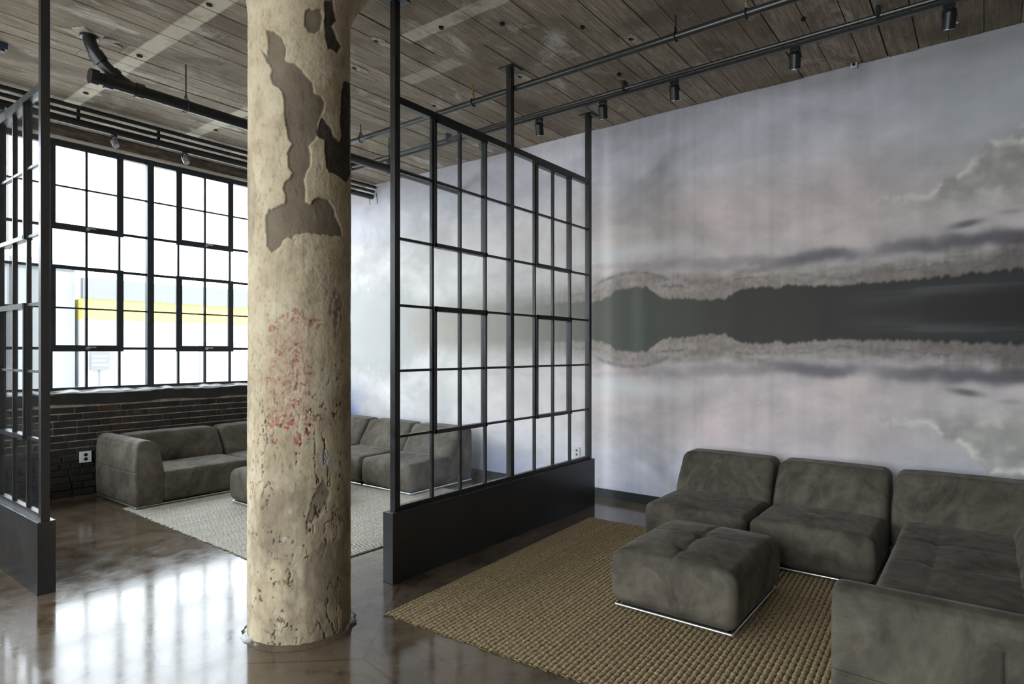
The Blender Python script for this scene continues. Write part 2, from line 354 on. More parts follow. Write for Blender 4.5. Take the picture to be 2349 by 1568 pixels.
# holes and plaster patches in the ceiling
for k, (u, v, halo) in enumerate([(480, 9, 0), (320, 127, 0), (197, 212, 0), (1012, 62, 0), (813, 154, 1), (1152, 53, 0), (1447, 87, 1), (1192, 174, 1), (1420, 170, 0), (495, 297, 0), (1843, 42, 0), (1336, 61, 0), (996, 241, 1), (862, 92, 1)]):
    P = on(u, v, 2, CEIL)
    n = 18
    V = [(P[0], P[1], CEIL - 0.0125)] + [(P[0] + 0.022 * math.cos(t) * random.uniform(0.8, 1.15), P[1] + 0.016 * math.sin(t) * random.uniform(0.8, 1.15), CEIL - 0.0125) for t in np.linspace(0, 2 * math.pi, n, endpoint=False)]
    V += [(a, b, CEIL + 0.01) for a, b, c_ in V[1:]]
    F = [(0, 1 + (i + 1) % n, 1 + i) for i in range(n)] + [(1 + i, 1 + (i + 1) % n, 1 + n + (i + 1) % n, 1 + n + i) for i in range(n)]
    MB().add(V, F).build('anchor_hole', 'hole_dark', ceil)
    if halo:
        V = [(P[0] + 0.05, P[1] - 0.02, CEIL - 0.0095)] + [(P[0] + 0.05 + 0.13 * math.cos(t) * random.uniform(0.6, 1.2), P[1] - 0.02 + 0.035 * math.sin(t) * random.uniform(0.6, 1.2), CEIL - 0.0075) for t in np.linspace(0, 2 * math.pi, n, endpoint=False)]
        V += [(a, b, CEIL + 0.01) for a, b, c_ in V[1:]]
        MB().add(V, F).build('plaster_patch', 'patch', ceil)
P = on(207, 82, 2, CEIL)
V = [(P[0], P[1], CEIL - 0.012)]
for i in range(22):
    t = i * 2 * math.pi / 22; rr = 0.10 * (1.7 if i % 5 == 0 else 1) * random.uniform(0.8, 1.25); V.append((P[0] + 1.25 * rr * math.cos(t), P[1] + 0.9 * rr * math.sin(t), CEIL - 0.008))
V += [(a, b, CEIL + 0.01) for a, b, c_ in V[1:]]; n = 22
MB().add(V, [(0, 1 + (i + 1) % n, 1 + i) for i in range(n)] + [(1 + i, 1 + (i + 1) % n, 1 + n + (i + 1) % n, 1 + n + i) for i in range(n)]).build('plaster_patch', 'patch', ceil)

# window wall: brick apron, sill, lintel
wall_back = struct(box('wall_back', 'mortar', WEST, MURAL_X, WALL_Y + 0.014, WALL_Y + 0.40, 0, SILL - 0.03), 'sooty brick wall with tan mortar under the steel windows')
CRS = 0.0765
bm_meshes = {}
def brick_mesh(L):
    if L not in bm_meshes:
        h = CRS - 0.0135; e = 0.004
        V = [(-L / 2, 0.03, -h / 2), (L / 2, 0.03, -h / 2), (L / 2, 0.03, h / 2), (-L / 2, 0.03, h / 2), (-L / 2, e, -h / 2), (L / 2, e, -h / 2), (L / 2, e, h / 2), (-L / 2, e, h / 2),
             (-L / 2 + e, 0, -h / 2 + e), (L / 2 - e, 0, -h / 2 + e), (L / 2 - e, 0, h / 2 - e), (-L / 2 + e, 0, h / 2 - e)]
        F = [(8, 9, 10, 11), (4, 5, 9, 8), (5, 6, 10, 9), (6, 7, 11, 10), (7, 4, 8, 11), (0, 1, 5, 4), (1, 2, 6, 5), (2, 3, 7, 6), (3, 0, 4, 7)]
        me = mesh('brick', V, F); me.materials.append(MT['brick']); bm_meshes[L] = me
    return bm_meshes[L]
rest = MB()
NB = 0
for row in range(13):
    z = 0.035 + row * CRS; x = WEST + 0.02 + random.uniform(0, 0.1)
    while x < MURAL_X - 0.235:
        L = random.choice([0.215, 0.215, 0.20, 0.215, 0.10]) if row % 6 != 4 else 0.10
        xc = x + L / 2
        dy = random.uniform(-0.003, 0.004); dz = random.uniform(-0.002, 0.002)
        if 1.72 < xc < 4.66:
            o = bpy.data.objects.new('brick', brick_mesh(L)); COL.objects.link(o); o.parent = wall_back; o.location = (xc, WALL_Y + dy, z + dz); NB += 1
            o.rotation_euler = (0, random.uniform(-0.012, 0.012), 0)
        elif xc > -1.5:
            me = brick_mesh(L); rest.add([(v.co.x + xc, v.co.y + WALL_Y + dy, v.co.z + z + dz) for v in me.vertices], [tuple(p.vertices) for p in me.polygons])
        x += L + 0.0125
rest.build('brick_field', 'brick', wall_back)['kind'] = 'stuff'
# rough rendered band below the sill
def ragged_slab(name, mat, x0, x1, y0, y1, z0f, z1f, nx, parent, rise=0.0):
    V = []; F = []
    for i in range(nx + 1):
        x = x0 + (x1 - x0) * i / nx; ya = y0 + 0.012 * (vnoise(np.array([x * 9.0]), np.array([z0f * 7]))[0] - 0.5)
        za = z0f + 0.030 * (vnoise(np.array([x * 5.0]), np.array([3.3]))[0] - 0.5); zb = z1f + 0.022 * (vnoise(np.array([x * 11.0]), np.array([9.1]))[0] - 0.5)
        V += [(x, ya, za), (x, ya + 0.004, zb), (x, y1, zb + rise), (x, y1, za)]
    for i in range(nx):
        for k in range(4): F.append((i * 4 + k, i * 4 + (k + 1) % 4, i * 4 + 4 + (k + 1) % 4, i * 4 + 4 + k))
    return MB().add(V, F).build(name, mat, parent)
ragged_slab('render_band', 'parge', WEST, MURAL_X, WALL_Y - 0.008, WALL_Y + 0.05, 1.015, 1.135, 260, wall_back)
ragged_slab('window_sill', 'sill', WEST, MURAL_X, WALL_Y - 0.012, WALL_Y + 0.07, 1.138, 1.150, 260, wall_back, 0.036)
lin = struct(box('wall_lintel', 'lintel', WEST, MURAL_X, WALL_Y, WALL_Y + 0.40, HEAD + 0.075, CEIL + 0.008), 'stained concrete lintel band above the steel windows')
struct(box('trim_1', 'cream_trim', WEST, MURAL_X, WALL_Y - 0.014, WALL_Y + 0.10, HEAD + 0.052, HEAD + 0.078), 'cream strip above the window heads')
mb = MB().box(WEST - 0.2, WEST, SOUTH, WALL_Y + 0.4, 0, 0.5).box(WEST - 0.2, WEST, SOUTH, WALL_Y + 0.4, 3.95, CEIL)
edges = [SOUTH] + [v for ab in ADDED_WEST_BAYS for v in ab] + [WALL_Y + 0.4]
for a, b in zip(edges[::2], edges[1::2]): mb.box(WEST - 0.2, WEST, a, b, 0.5, 3.95)
struct(mb.build('wall_west', 'plain_wall'))  # unseen wall; its window openings are added for daylight on the near seats
for k, (a, b) in enumerate(ADDED_WEST_BAYS):
    mb = MB()
    for i in range(11): mb.box(WEST - 0.14, WEST - 0.10, a + (b - a) * i / 10 - 0.012, a + (b - a) * i / 10 + 0.012, 0.5, 3.95)
    for i in range(7): mb.box(WEST - 0.14, WEST - 0.10, a, b, 0.5 + 0.575 * i - 0.012, 0.5 + 0.575 * i + 0.012)
    struct(mb.build('window_%d' % (20 + k), 'win_steel'))  # bar grids of the added, unseen west windows
struct(box('wall_south', 'plain_wall', WEST - 0.2, MURAL_X + 0.2, SOUTH - 0.2, SOUTH, 0, CEIL))
struct(box('wall_back_pier', 'parge', 5.92, MURAL_X, WALL_Y + 0.0, WALL_Y + 0.4, SILL - 0.03, HEAD + 0.06))

# steel windows: bays of 4 x 6 panes with two vent sashes each
ROWZ = [SILL + (HEAD - SILL) * k / 6 for k in range(7)]
BAYS = [3.275 + 1.335 * k for k in range(-4, 2)]          # left edges of bays
FR = WALL_Y + 0.06
def bar(x0, x1, y0, y1, z0, z1, name, mat, parent): return box(name, mat, x0, x1, y0, y1, z0, z1, parent)
win_no = 0
for x0 in BAYS:
    x1 = x0 + 1.335; win_no += 1
    inview = x0 > 0.2
    wn = bpy.data.objects.new('window_%d' % win_no, None); COL.objects.link(wn); wn.location = ((x0 + x1) / 2, FR, SILL)
    bpy.context.view_layer.update()
    struct(wn, 'black steel multi-pane factory window bay')
    MB().box(x0 - 0.037, x0 + 0.037, FR - 0.02, FR + 0.05, SILL - 0.03, HEAD + 0.055).build('mullion', 'win_steel', wn)
    MB().box(x1 - 0.037, x1 + 0.037, FR - 0.02, FR + 0.05, SILL - 0.03, HEAD + 0.055).build('mullion', 'win_steel', wn) if win_no == len(BAYS) else None
    box('head_rail', 'win_steel', x0 + 0.037, x1 - 0.037, FR - 0.01, FR + 0.04, HEAD - 0.005, HEAD + 0.055, wn)
    box('bottom_rail', 'win_steel', x0 + 0.037, x1 - 0.037, FR - 0.01, FR + 0.04, SILL - 0.035, SILL + 0.012, wn)
    cw = (1.335) / 4; xs = [x0 + cw * k for k in range(5)]
    for k in (1, 2, 3): box('muntin', 'win_steel', xs[k] - 0.012, xs[k] + 0.012, FR, FR + 0.03, SILL, HEAD, wn)
    for k in range(1, 6):
        hw = 0.015 if k in (1, 3, 4) else 0.009
        # rows counted from the sill: vents fill rows 1-2 and 4-5 of the middle columns
        box('muntin', 'win_steel', x0 + 0.037, x1 - 0.037, FR, FR + 0.03, ROWZ[k] - hw, ROWZ[k] + hw, wn)
    for (ra, rb) in ((1, 3), (4, 6)):
        za, zb = ROWZ[ra], ROWZ[rb]; a = xs[1]; b = xs[3]; t = 0.035
        MB().box(a - t, a + t, FR - 0.022, FR + 0.0, za - t, zb + t * 0.6).box(b - t, b + t, FR - 0.022, FR + 0.0, za - t, zb + t * 0.6) \
            .box(a + t, b - t, FR - 0.022, FR + 0.0, za - t, za + t).box(a + t, b - t, FR - 0.022, FR + 0.0, zb - t * 0.6, zb + t * 0.6).build('vent_sash', 'win_steel', wn)
        if inview: MB().cyl((xs[2], FR - 0.02, za), (xs[2], FR - 0.055, za + 0.005), 0.018, 10).box(xs[2] - 0.005, xs[2] + 0.075, FR - 0.060, FR - 0.045, za + 0.002, za + 0.018).build('latch', 'lamp_silver', wn)
    if inview:
        for i in range(4):
            for j in range(6): box('pane', 'window_glass', xs[i] + 0.011, xs[i + 1] - 0.011, FR + 0.012, FR + 0.016, ROWZ[j] + 0.012, ROWZ[j + 1] - 0.012, wn)

# mural wall: a printed lake landscape mirrored about its shoreline
def mural(Y, Z):
    s = Y; ax = 1.94; up = Z > ax; t = np.abs(Z - ax)
    def ip(xs, ys): return np.interp(-s, [-a for a in xs], ys)
    S = [8.2, 7, 6, 5, 4.43, 3.46, 2.98, 2.5, 1.93, 1.45, 0.76, 0, -1, -3]
    wob = fbm(s * 3, t * 3 + 3, 4)
    # sky
    big = fbm(s * 0.55 + 3, t * 1.0 + 1, 4); med = fbm(s * 1.4 + 9 + 0.5 * t, t * 3.0 + 4, 5)
    st = fbm(s * 7.0, t * 0.25 + 2, 3); sta = ip(S, [.05, .05, .05, .08, .2, .8, 1.1, 1, .8, .7, .6, .45, .3, .2]) * sstep(0.3, 0.7, t)
    wx = fbm(s * 0.9 + 40, t * 1.6 + 9, 4) - 0.5; wy = fbm(s * 0.9 + 80, t * 1.6 + 3, 4) - 0.5
    puf = fbm(s * 1.5 + 1.3 * wx + 5, t * 2.4 + 1.3 * wy, 6, 0.55); sml = fbm(s * 4.5 + wx, t * 6.5 + wy, 4)
    st2 = fbm(s * 2.3 + 4, t * 0.12, 2) * 0.5 + fbm(s * 11, t * 0.2 + 2, 3) * 0.5
    br = 0.77 + 0.20 * (big - 0.5) + 0.52 * (puf - 0.5) + 0.16 * (sml - 0.5) + 0.46 * (st2 - 0.5) * sta
    br = br * ip(S, [1.06, 1.06, 1.06, 1.05, 1.03, 1.0, .93, .92, .92, .92, .92, .92, .9, .9])
    pink = (0.45 + 0.9 * puf) * sstep(0.15, 0.75, 1 - np.abs(t - 0.85) / 0.85) * ip(S, [.05, .05, .1, .2, .4, .7, .9, 1, 1, 1, 1, .8, .8, .8])
    lav = sstep(0.9, 1.9, t)
    C = np.stack([br * (1.0 + 0.085 * pink - 0.05 * lav), br * (0.975 - 0.055 * pink - 0.045 * lav), br * (0.965 - 0.065 * pink + 0.075 * lav)], -1)
    def over(C, a, col):
        a = np.clip(a, 0, 1)[..., None]; return C * (1 - a) + np.asarray(col, float) * a
    # pale wisp left of the hill
    arc = np.exp(-((t - 0.50 + 0.55 * (s - 3.0) ** 2) / 0.022) ** 2) * sstep(0.55, 0.35, np.abs(s - 3.0)) * (0.5 + fbm(s * 20, t * 20, 3))
    wisp = np.exp(-((t - 0.72 - 0.10 * (wob - 0.5)) / 0.10) ** 2) * np.exp(-((s - 3.3) / 0.8) ** 2)
    C = over(C, 0.95 * wisp, (0.90, 0.88, 0.88))
    # blue mist low down and far left
    bl = sstep(1.15, 1.9, t) * (~up) * ip(S, [1, .7, .55, .75, .45, .35, .15, .05, 0, 0, .1, .1, 0, 0]) * sstep(0.30, 0.62, fbm(s * 1.1 + 2, Z * 1.2, 3))
    C = over(C, 0.85 * bl, (0.34, 0.44, 0.80))
    C = over(C, 0.8 * sstep(7.3, 7.9, s + 0.5 * (wob - 0.5)) * (~up) * sstep(0.6, 1.2, t), (0.28, 0.38, 0.78))
    # dark cloud bank parallel to the shore
    K = [4, 3.2, 2.5, 1.93, 1.45, 1.02, 0.76, 0.4, -0.2, -1, -3]
    tc = ip(K, [.62, .58, .545, .515, .490, .495, .505, .515, .53, .6, .8]); th = ip(K, [.03, .04, .055, .062, .064, .066, .05, .068, .075, .08, .1])
    d = (t - tc - 0.07 * (fbm(s * 2.6 + 20, t * 2, 4) - 0.5) - 0.05 * (fbm(s * 9 + 2, t * 6, 3) - 0.5)) / th
    bank = np.exp(-np.abs(d) ** 3) * ip(K, [.05, .18, .45, .72, .78, .82, .5, .86, .95, .95, .95]) * np.maximum(0.60 + 0.40 * sstep(0.3, 0.55, fbm(s * 1.7 + 31, t * 1.0, 3)), sstep(0.7, 0.2, s))
    C = over(C, 1.05 * bank, (0.155, 0.143, 0.165))
    # reed belt around the hills
    H = ip([8.2, 7.9, 7, 6, 5, 4.43, 3.46, 3.3, 3.2, 3.05, 2.85, 2.75, 2.65, 2.5, 2.1, 1.99, 1.86, 1.45, 1.02, 0.76, 0.3, -0.2, -1, -3], [.20, .20, .20, .20, .21, .22, .22, .24, .31, .345, .34, .29, .225, .195, .17, .175, .255, .256, .238, .24, .26, .28, .33, .5])
    H = H + 0.045 * (fbm(s * 16, s * 0 + 1.5, 4) - 0.5) + 0.03 * (fbm(s * 45, s * 0 + 8, 2) - 0.5)
    sp = fbm(s * 34, t * 26 + up * 9, 3); sp2 = fbm(s * 6 + 1, t * 14, 3)
    Wd = ip([8, 6, 5, 4.43, 3.46, 2.98, 2.5, 2.05, 1.86, 1.45, 1.02, 0.76, -0.2, -3], [0, 0, .05, .09, .17, .16, .24, .26, .19, .135, .155, .16, .18, .2]) + 0.03 * (fbm(s * 5, s * 0 + 4, 3) - 0.5)
    ra = sstep(H + Wd + 0.10, H + Wd - 0.11, t + 0.12 * (sp2 - 0.5)) * ip(S, [0, 0, .1, .35, .6, .85, .85, .9, .9, .9, .9, .9, .9, .9])
    rb = ip(S, [.6, .6, .6, .56, .54, .50, .46, .40, .36, .34, .27, .17, .12, .1]) * (0.80 + 0.55 * (sp - 0.40)) * (0.70 + 0.60 * sp2)
    C = over(C, ra, np.zeros(3)) + (np.clip(ra, 0, 1) * rb)[..., None] * np.array([1.16, 0.96, 0.84])
    sea = np.exp(-((t - (H + 0.55 * Wd + 0.06 * (wob - 0.5))) / 0.016) ** 2) * sstep(0.5, 0.62, sp2) * ra
    C = over(C, 0.65 * sea, (0.10, 0.095, 0.085))
    C = over(C, 0.55 * arc, (0.20, 0.19, 0.165))
    # hill mass
    hm = sstep(H + 0.018, H - 0.012, t) ; soft = sstep(H + 0.30, H - 0.05, t)
    far = ip(S, [1, 1, 1, 1, .9, .35, 0, 0, 0, 0, 0, 0, 0, 0])
    dk = ip(S, [.60, .56, .52, .40, .30, .19, .135, .115, .075, .062, .050, .030, .022, .02]) * (0.93 + 0.14 * fbm(s * 9, t * 0.4, 2))
    lighter = np.exp(-((s - 2.93) / 0.07) ** 2) * 0.35
    dk = dk * (1 + lighter)
    grn = ip(S, [0, 0, .1, .3, .5, .8, 1, .9, .1, 0, 0, 0, 0, 0])
    hc = np.stack([dk * (1.07 - 0.14 * grn), dk * (0.98 + 0.02 * grn), dk * (0.88 - 0.05 * grn)], -1)
    a = hm * (1 - far) + soft * far * 0.9
    C = C * (1 - a[..., None]) + hc * a[..., None]
    # inner glow streaks inside the dark water to the right
    stre = np.exp(-((t - 0.19 + 0.10 * (s - 0.1)) / 0.07) ** 2) * sstep(1.1, 0.4, s) * (0.35 + 0.65 * sstep(0.45, 0.7, fbm(s * 1.5, t * 14, 3)))
    C = over(C, 0.42 * stre, (0.155, 0.158, 0.17))
    # pale tree at the far left
    tx = (s - 7.40) / 0.46; tt = t / (0.62 + 0.16 * (fbm(s * 13, s * 0, 3) - 0.5))
    tree = sstep(1.05, 0.80, np.sqrt(np.maximum(tx, -tx * 0.4) ** 2 + tt ** 4) + 0.42 * (fbm(s * 12, t * 12, 4) - 0.5))
    C = over(C, 0.80 * tree, (0.60, 0.61, 0.60))
    # small dark cloud and cumulus at the right
    sc_ = np.exp(-(((s - 0.12) / 0.13) ** 2 + ((t - 0.66 + 0.13 * (s - 0.12)) / 0.030) ** 2) ** 1.5 - 1.2 * (wob - 0.5))
    C = over(C, 0.8 * sc_, (0.20, 0.195, 0.20)); C = over(C, 0.5 * np.exp(-(((s + 0.16) / 0.08) ** 2 + ((t - 0.72) / 0.02) ** 2)), (0.22, 0.21, 0.21))
    edge = 1.02 + ip([1.2, .7, .3, .1, -.1, -.3, -1, -3], [-.3, -.05, 0.0, .12, .30, .36, .45, .5]) + 0.30 * (fbm(s * 5 + 3, t * 5, 5) - 0.5)
    cum = sstep(edge + 0.035, edge - 0.05, t) * sstep(0.62, 0.95, t) * sstep(1.0, 0.1, s)
    bil = np.abs(2 * fbm(s * 4.2 + 7, t * 4.6, 5) - 1)
    b2 = fbm(s * 9 + 2, t * 10, 4); tone = 0.42 + 0.22 * sstep(0.05, 0.55, bil) + 0.42 * sstep(edge - 0.13, edge - 0.01, t) * sstep(0.35, 0.6, b2) + 0.26 * (b2 - 0.5)
    C = C * (1 - 0.9 * cum[..., None]) + 0.9 * cum[..., None] * tone[..., None] * np.array([1.0, 0.965, 0.885])
    sk = (1 - cum) * sstep(0.95, 1.3, t) * sstep(0.9, 0.2, s) * 0.5
    C = over(C, sk, (0.50, 0.535, 0.565))
    C = C * (1 - 0.05 * (fbm(s * 60, Z * 60, 2) - 0.5))[..., None]
    return np.clip(C, 0.012, 0.92)
my = np.linspace(WALL_Y, -2.2, 900); mz = np.linspace(0.0, CEIL + 0.01, 352)
YY, ZZ = np.meshgrid(my, mz, indexing='ij'); PC = mural(YY.ravel(), ZZ.ravel())
nY, nZ = len(my), len(mz)
me = bpy.data.meshes.new('wall_mural')
Vm = np.stack([np.full(nY * nZ, MURAL_X), YY.ravel(), ZZ.ravel()], -1)
ii, jj = np.meshgrid(np.arange(nY - 1), np.arange(nZ - 1), indexing='ij'); q = (ii * nZ + jj).ravel()
Fm = np.stack([q, q + 1, q + nZ + 1, q + nZ], -1)
me.vertices.add(len(Vm)); me.vertices.foreach_set('co', Vm.ravel())
me.loops.add(Fm.size); me.loops.foreach_set('vertex_index', Fm.ravel()); me.polygons.add(len(Fm)); me.polygons.foreach_set('loop_start', np.arange(len(Fm)) * 4); me.update(); me.validate()
at = me.color_attributes.new('print', 'FLOAT_COLOR', 'POINT'); at.data.foreach_set('color', np.concatenate([PC, np.ones((len(PC), 1))], 1).ravel())
m = Mat('mural_print'); p = m.pos(); n1 = m.noise(m.scale(p, 1, 1, 1), 900, 2, 0.5)
m.set(Base_Color=m.mix(0.05, m.attr('print', 'Color'), m.ramp(n1, [(0.3, 0.0), (0.7, 1.0)]), 'OVERLAY'), Roughness=0.62); m.b.inputs['Specular IOR Level'].default_value = 0.25
MT['mural'] = m.m
wr = struct(link('wall_right', me, 'mural'), 'wall-wide printed mural of a misty lake landscape mirrored about its shoreline')
struct(box('wall_right_core', 'plain_wall', MURAL_X + 0.005, MURAL_X + 0.2, SOUTH, WALL_Y + 0.4, 0, CEIL))
struct(box('wall_right_rest', 'plain_wall', MURAL_X, MURAL_X + 0.01, SOUTH, -2.2, 0, CEIL))
struct(box('baseboard_right', 'baseboard', MURAL_X - 0.014, MURAL_X + 0.004, -2.2, WALL_Y, 0.0, 0.094), 'dark baseboard along the mural wall')

# ================================================================== COLUMN
CCX, CCY, CR = 2.105, 3.17, 0.285
nA, nV = 400, 760
ang = np.linspace(0, 2 * np.pi, nA, endpoint=False); zz = np.linspace(0, CEIL + 0.004, nV)
A, Z = np.meshgrid(ang, zz, indexing='ij'); A = A.ravel(); Z = Z.ravel()
dirx, diry = np.cos(A), np.sin(A)
flare = np.maximum(Z - 3.50, 0); ca = dirx * RT[0] + diry * RT[1]           # capital leans out to the right
fl = np.where(Z > 3.5, 0.03 * (flare / 0.5) + 0.50 * (flare / 0.56) ** 1.9 * (0.30 + 0.70 * sstep(-0.6, 0.7, ca)), 0)
R0 = CR + fl - 0.004 * sstep(2.4, 3.4, Z)
P0 = np.stack([CCX + dirx * R0, CCY + diry * R0, Z], -1)
U, Vv = project(P0)
front = ((dirx * -CCX + diry * -CCY) / math.hypot(CCX, CCY)) > 0.12
def c1(pts): return [(560 + x / 4.9, y / 4.9) for x, y in pts]
def c2(pts): return [(560 + x / 4.9, 300 + y / 4.9) for x, y in pts]
main = c1([(240, 330), (330, 350), (430, 430), (475, 560), (460, 660), (500, 700), (570, 710), (640, 770), (720, 870), (770, 920), (785, 1040), (870, 1080), (910, 1150), (895, 1240), (870, 1290), (830, 1400), (815, 1568)]) \
    + c2([(820, 90), (730, 170), (755, 250), (740, 400), (700, 480), (670, 550), (690, 660), (690, 790), (750, 830), (780, 780), (860, 740), (950, 780), (1020, 880), (1050, 990), (1100, 1100), (1105, 1190), (1000, 1180), (900, 1165), (800, 1150), (700, 1140), (560, 1170), (545, 1210), (480, 1190), (430, 1240), (400, 1300), (310, 1360), (250, 1290), (240, 1100), (235, 950), (280, 880), (350, 870), (420, 820), (465, 815), (470, 760), (440, 650), (460, 570), (520, 520), (540, 460), (500, 400), (485, 250), (545, 140), (500, 90), (480, 0)]) \
    + c1([(470, 1420), (450, 1250), (450, 1100), (420, 1020), (330, 940), (295, 860), (320, 790), (250, 690), (180, 540), (260, 640), (270, 480)])
dark = c1([(870, 1310), (990, 1460), (1030, 1568)]) + c2([(1020, 60), (1080, 130), (1095, 100)]) + c1([(1095, 1568), (1085, 1250), (1100, 1020), (1120, 910), (1215, 930)]) + c2([(1215, 430), (1160, 580), (1040, 490), (960, 460), (930, 400), (915, 250), (900, 100), (820, 60)]) + c1([(815, 1480)])
blob1 = c1([(690, 130), (740, 95), (800, 115), (860, 100), (885, 200), (870, 330), (800, 380), (740, 365), (690, 290)])
blob2 = c1([(905, 0), (1000, 0), (1010, 100), (1045, 230), (990, 290), (1030, 380), (1085, 520), (1065, 605), (1000, 560), (945, 550), (915, 420), (905, 250), (915, 150)])
left_mark = [(566, 440), (575, 370), (590, 440), (584, 520), (574, 590), (566, 560)]
low1 = [(605, 1135), (700, 1125), (712, 1150), (700, 1190), (720, 1215), (690, 1255), (672, 1300), (665, 1330), (640, 1290), (615, 1270), (600, 1200)]
low2 = [(745, 1100), (760, 1130), (735, 1185), (700, 1205), (720, 1140), (735, 1110)]
low3 = [(700, 1290), (740, 1250), (790, 1230), (803, 1300), (800, 1400), (740, 1380), (700, 1350)]
mid1 = [(770, 660), (790, 690), (785, 740), (772, 770), (765, 730), (755, 715), (764, 680)]
def sdf(poly, u, v):
    poly = np.array(poly); n = len(poly); d = np.full(u.shape, 1e9); ins = np.zeros(u.shape, bool)
    for i in range(n):
        a = poly[i]; b = poly[(i + 1) % n]; e = b - a; L = max(e @ e, 1e-9)
        t = np.clip(((u - a[0]) * e[0] + (v - a[1]) * e[1]) / L, 0, 1)
        d = np.minimum(d, np.hypot(u - a[0] - t * e[0], v - a[1] - t * e[1]))
        c_ = (a[1] > v) != (b[1] > v)
        with np.errstate(divide='ignore', invalid='ignore'): xi = (b[0] - a[0]) * (v - a[1]) / (b[1] - a[1]) + a[0]
        ins ^= c_ & (u < xi)
    return np.where(ins, -d, d)
jx = 5 * (fbm(A * 14, Z * 24, 4) - 0.5); jy = 5 * (fbm(A * 14 + 50, Z * 24, 4) - 0.5)
def pm(poly, e=1.0):
    out = np.zeros(len(A)); u = U[front] + jx[front]; v = Vv[front] + jy[front]; out[front] = sstep(e, -e, sdf(poly, u, v)); return out
bare = np.maximum.reduce([pm(main), pm(blob1, 2) * 0.9, 0.35 * pm(left_mark, 4), 0.42 * pm(low1, 9), 0.65 * pm(low2, 4), 0.5 * pm(low3, 10)])
deep = np.maximum.reduce([pm(dark), pm(blob2, 2), 0.5 * pm(mid1, 6) * sstep(0.38, 0.55, fbm(A * 22, Z * 45, 4))])
backp = (~front) * sstep(0.62, 0.66, fbm(A * 3.0, Z * 1.6, 5)); bare = np.maximum(bare, backp)
# pits and spalls, denser low down
pit = sstep(0.70, 0.78, fbm(A * 16 + 3, Z * 40, 3)) * (0.25 + 0.75 * sstep(1.9, 0.9, Z)) * sstep(0.42, 0.56, fbm(A * 3, Z * 4 + 3, 3))
crackl = sstep(0.016, 0.004, np.abs(fbm(A * 4 + 9, Z * 5 + 2, 5) - 0.5)) * sstep(0.5, 0.62, fbm(A * 2 + 4, Z * 2, 3)) * sstep(1.7, 1.0, Z)
ru = (U - 560) * 3.565; rv = (Vv - 600) * 3.565
n_hi = fbm(A * 40, Z * 140, 3); n_mid = fbm(A * 15 + 8, Z * 52, 4)
red = np.zeros(len(A)); rr_ = np.random.RandomState(5)
jx2 = 26 * (fbm(A * 30 + 3, Z * 80, 3) - 0.5); jy2 = 26 * (fbm(A * 30 + 70, Z * 80, 3) - 0.5)
fl = np.where(front)[0]; fu = (ru + jx2)[fl]; fv = (rv + jy2)[fl]; acc = np.zeros(len(fl))
for (x, y_, r_, k) in [(285, 735, 34, 1), (450, 705, 44, 1), (420, 800, 38, .9), (525, 885, 40, .9), (390, 965, 60, .8), (230, 1240, 50, .7), (330, 1300, 72, 1), (430, 1150, 46, 1), (540, 1290, 60, .9), (465, 1420, 78, 1), (440, 440, 66, .7), (350, 460, 50, .75), (575, 505, 52, .9), (240, 545, 40, .75), (495, 1000, 24, 1), (520, 1075, 24, .9), (205, 970, 28, .8), (240, 1450, 36, .7), (215, 1330, 34, .8), (520, 1200, 26, .7)]:
    for q_ in range(int(3 + r_ / 4)):
        a_ = rr_.rand() * 6.28; d_ = r_ * math.sqrt(rr_.rand()); w_ = rr_.uniform(4, 5 + r_ * 0.22); h_ = w_ * rr_.uniform(0.5, 1.3)
        acc = np.maximum(acc, k * rr_.uniform(0.65, 1) * sstep(1.15, 0.75, np.hypot((fu - x - d_ * math.cos(a_)) / w_, (fv - y_ - d_ * math.sin(a_)) / h_)))
haze = sstep(1.15, 0.5, np.sqrt(((ru - 385) / 240) ** 2 + ((rv - 930) / 580) ** 2))
red[fl] = acc
red = np.where(front, np.maximum(red, haze * (0.14 + 0.34 * sstep(0.50, 0.62, 0.4 * n_mid + 0.6 * n_hi))), 0)
grime = np.clip(sstep(2.1, 0.4, Z) * 0.55 * sstep(0.35, 0.65, fbm(A * 2.5 + 2, Z * 3, 4)) + 0.25 * sstep(0.55, 0.75, fbm(A * 4, Z * 2, 4)), 0, 1)
smooth_spot = np.zeros(len(A))
for (u_, v_, a_, b_) in [(749, 1053, 17, 22), (653, 1237, 6, 6), (665, 1173, 5, 7)]:
    smooth_spot = np.maximum(smooth_spot, np.where(front, sstep(1.1, 0.9, np.hypot((U + jx * .5 - u_) / a_, (Vv + jy * .5 - v_) / b_)), 0))
lip = np.clip(4 * bare * (1 - bare), 0, 1)
relief = 0.0035 * (fbm(A * 9, Z * 15, 5) - 0.5) + 0.0022 * (fbm(A * 38, Z * 90, 3) - 0.5) * (1 - bare) - 0.009 * bare - 0.007 * deep - 0.007 * pit - 0.008 * crackl - 0.003 * red * n_hi
R1 = R0 + relief + 0.012 * sstep(0.05, 0.0, Z) * 0 + 0.006 * (fbm(A * 1.5, Z * 1.2, 3) - 0.5)
Vc = np.stack([dirx * R1, diry * R1, Z], -1)
i_, j_ = np.meshgrid(np.arange(nA), np.arange(nV - 1), indexing='ij'); i_ = i_.ravel(); j_ = j_.ravel(); i2 = (i_ + 1) % nA
Fc = np.stack([i_ * nV + j_, i2 * nV + j_, i2 * nV + j_ + 1, i_ * nV + j_ + 1], -1)
me = bpy.data.meshes.new('shaft'); me.vertices.add(len(Vc)); me.vertices.foreach_set('co', Vc.ravel())
me.loops.add(Fc.size); me.loops.foreach_set('vertex_index', Fc.ravel()); me.polygons.add(len(Fc)); me.polygons.foreach_set('loop_start', np.arange(len(Fc)) * 4); me.update(); me.validate()
me.polygons.foreach_set('use_smooth', [True] * len(Fc))
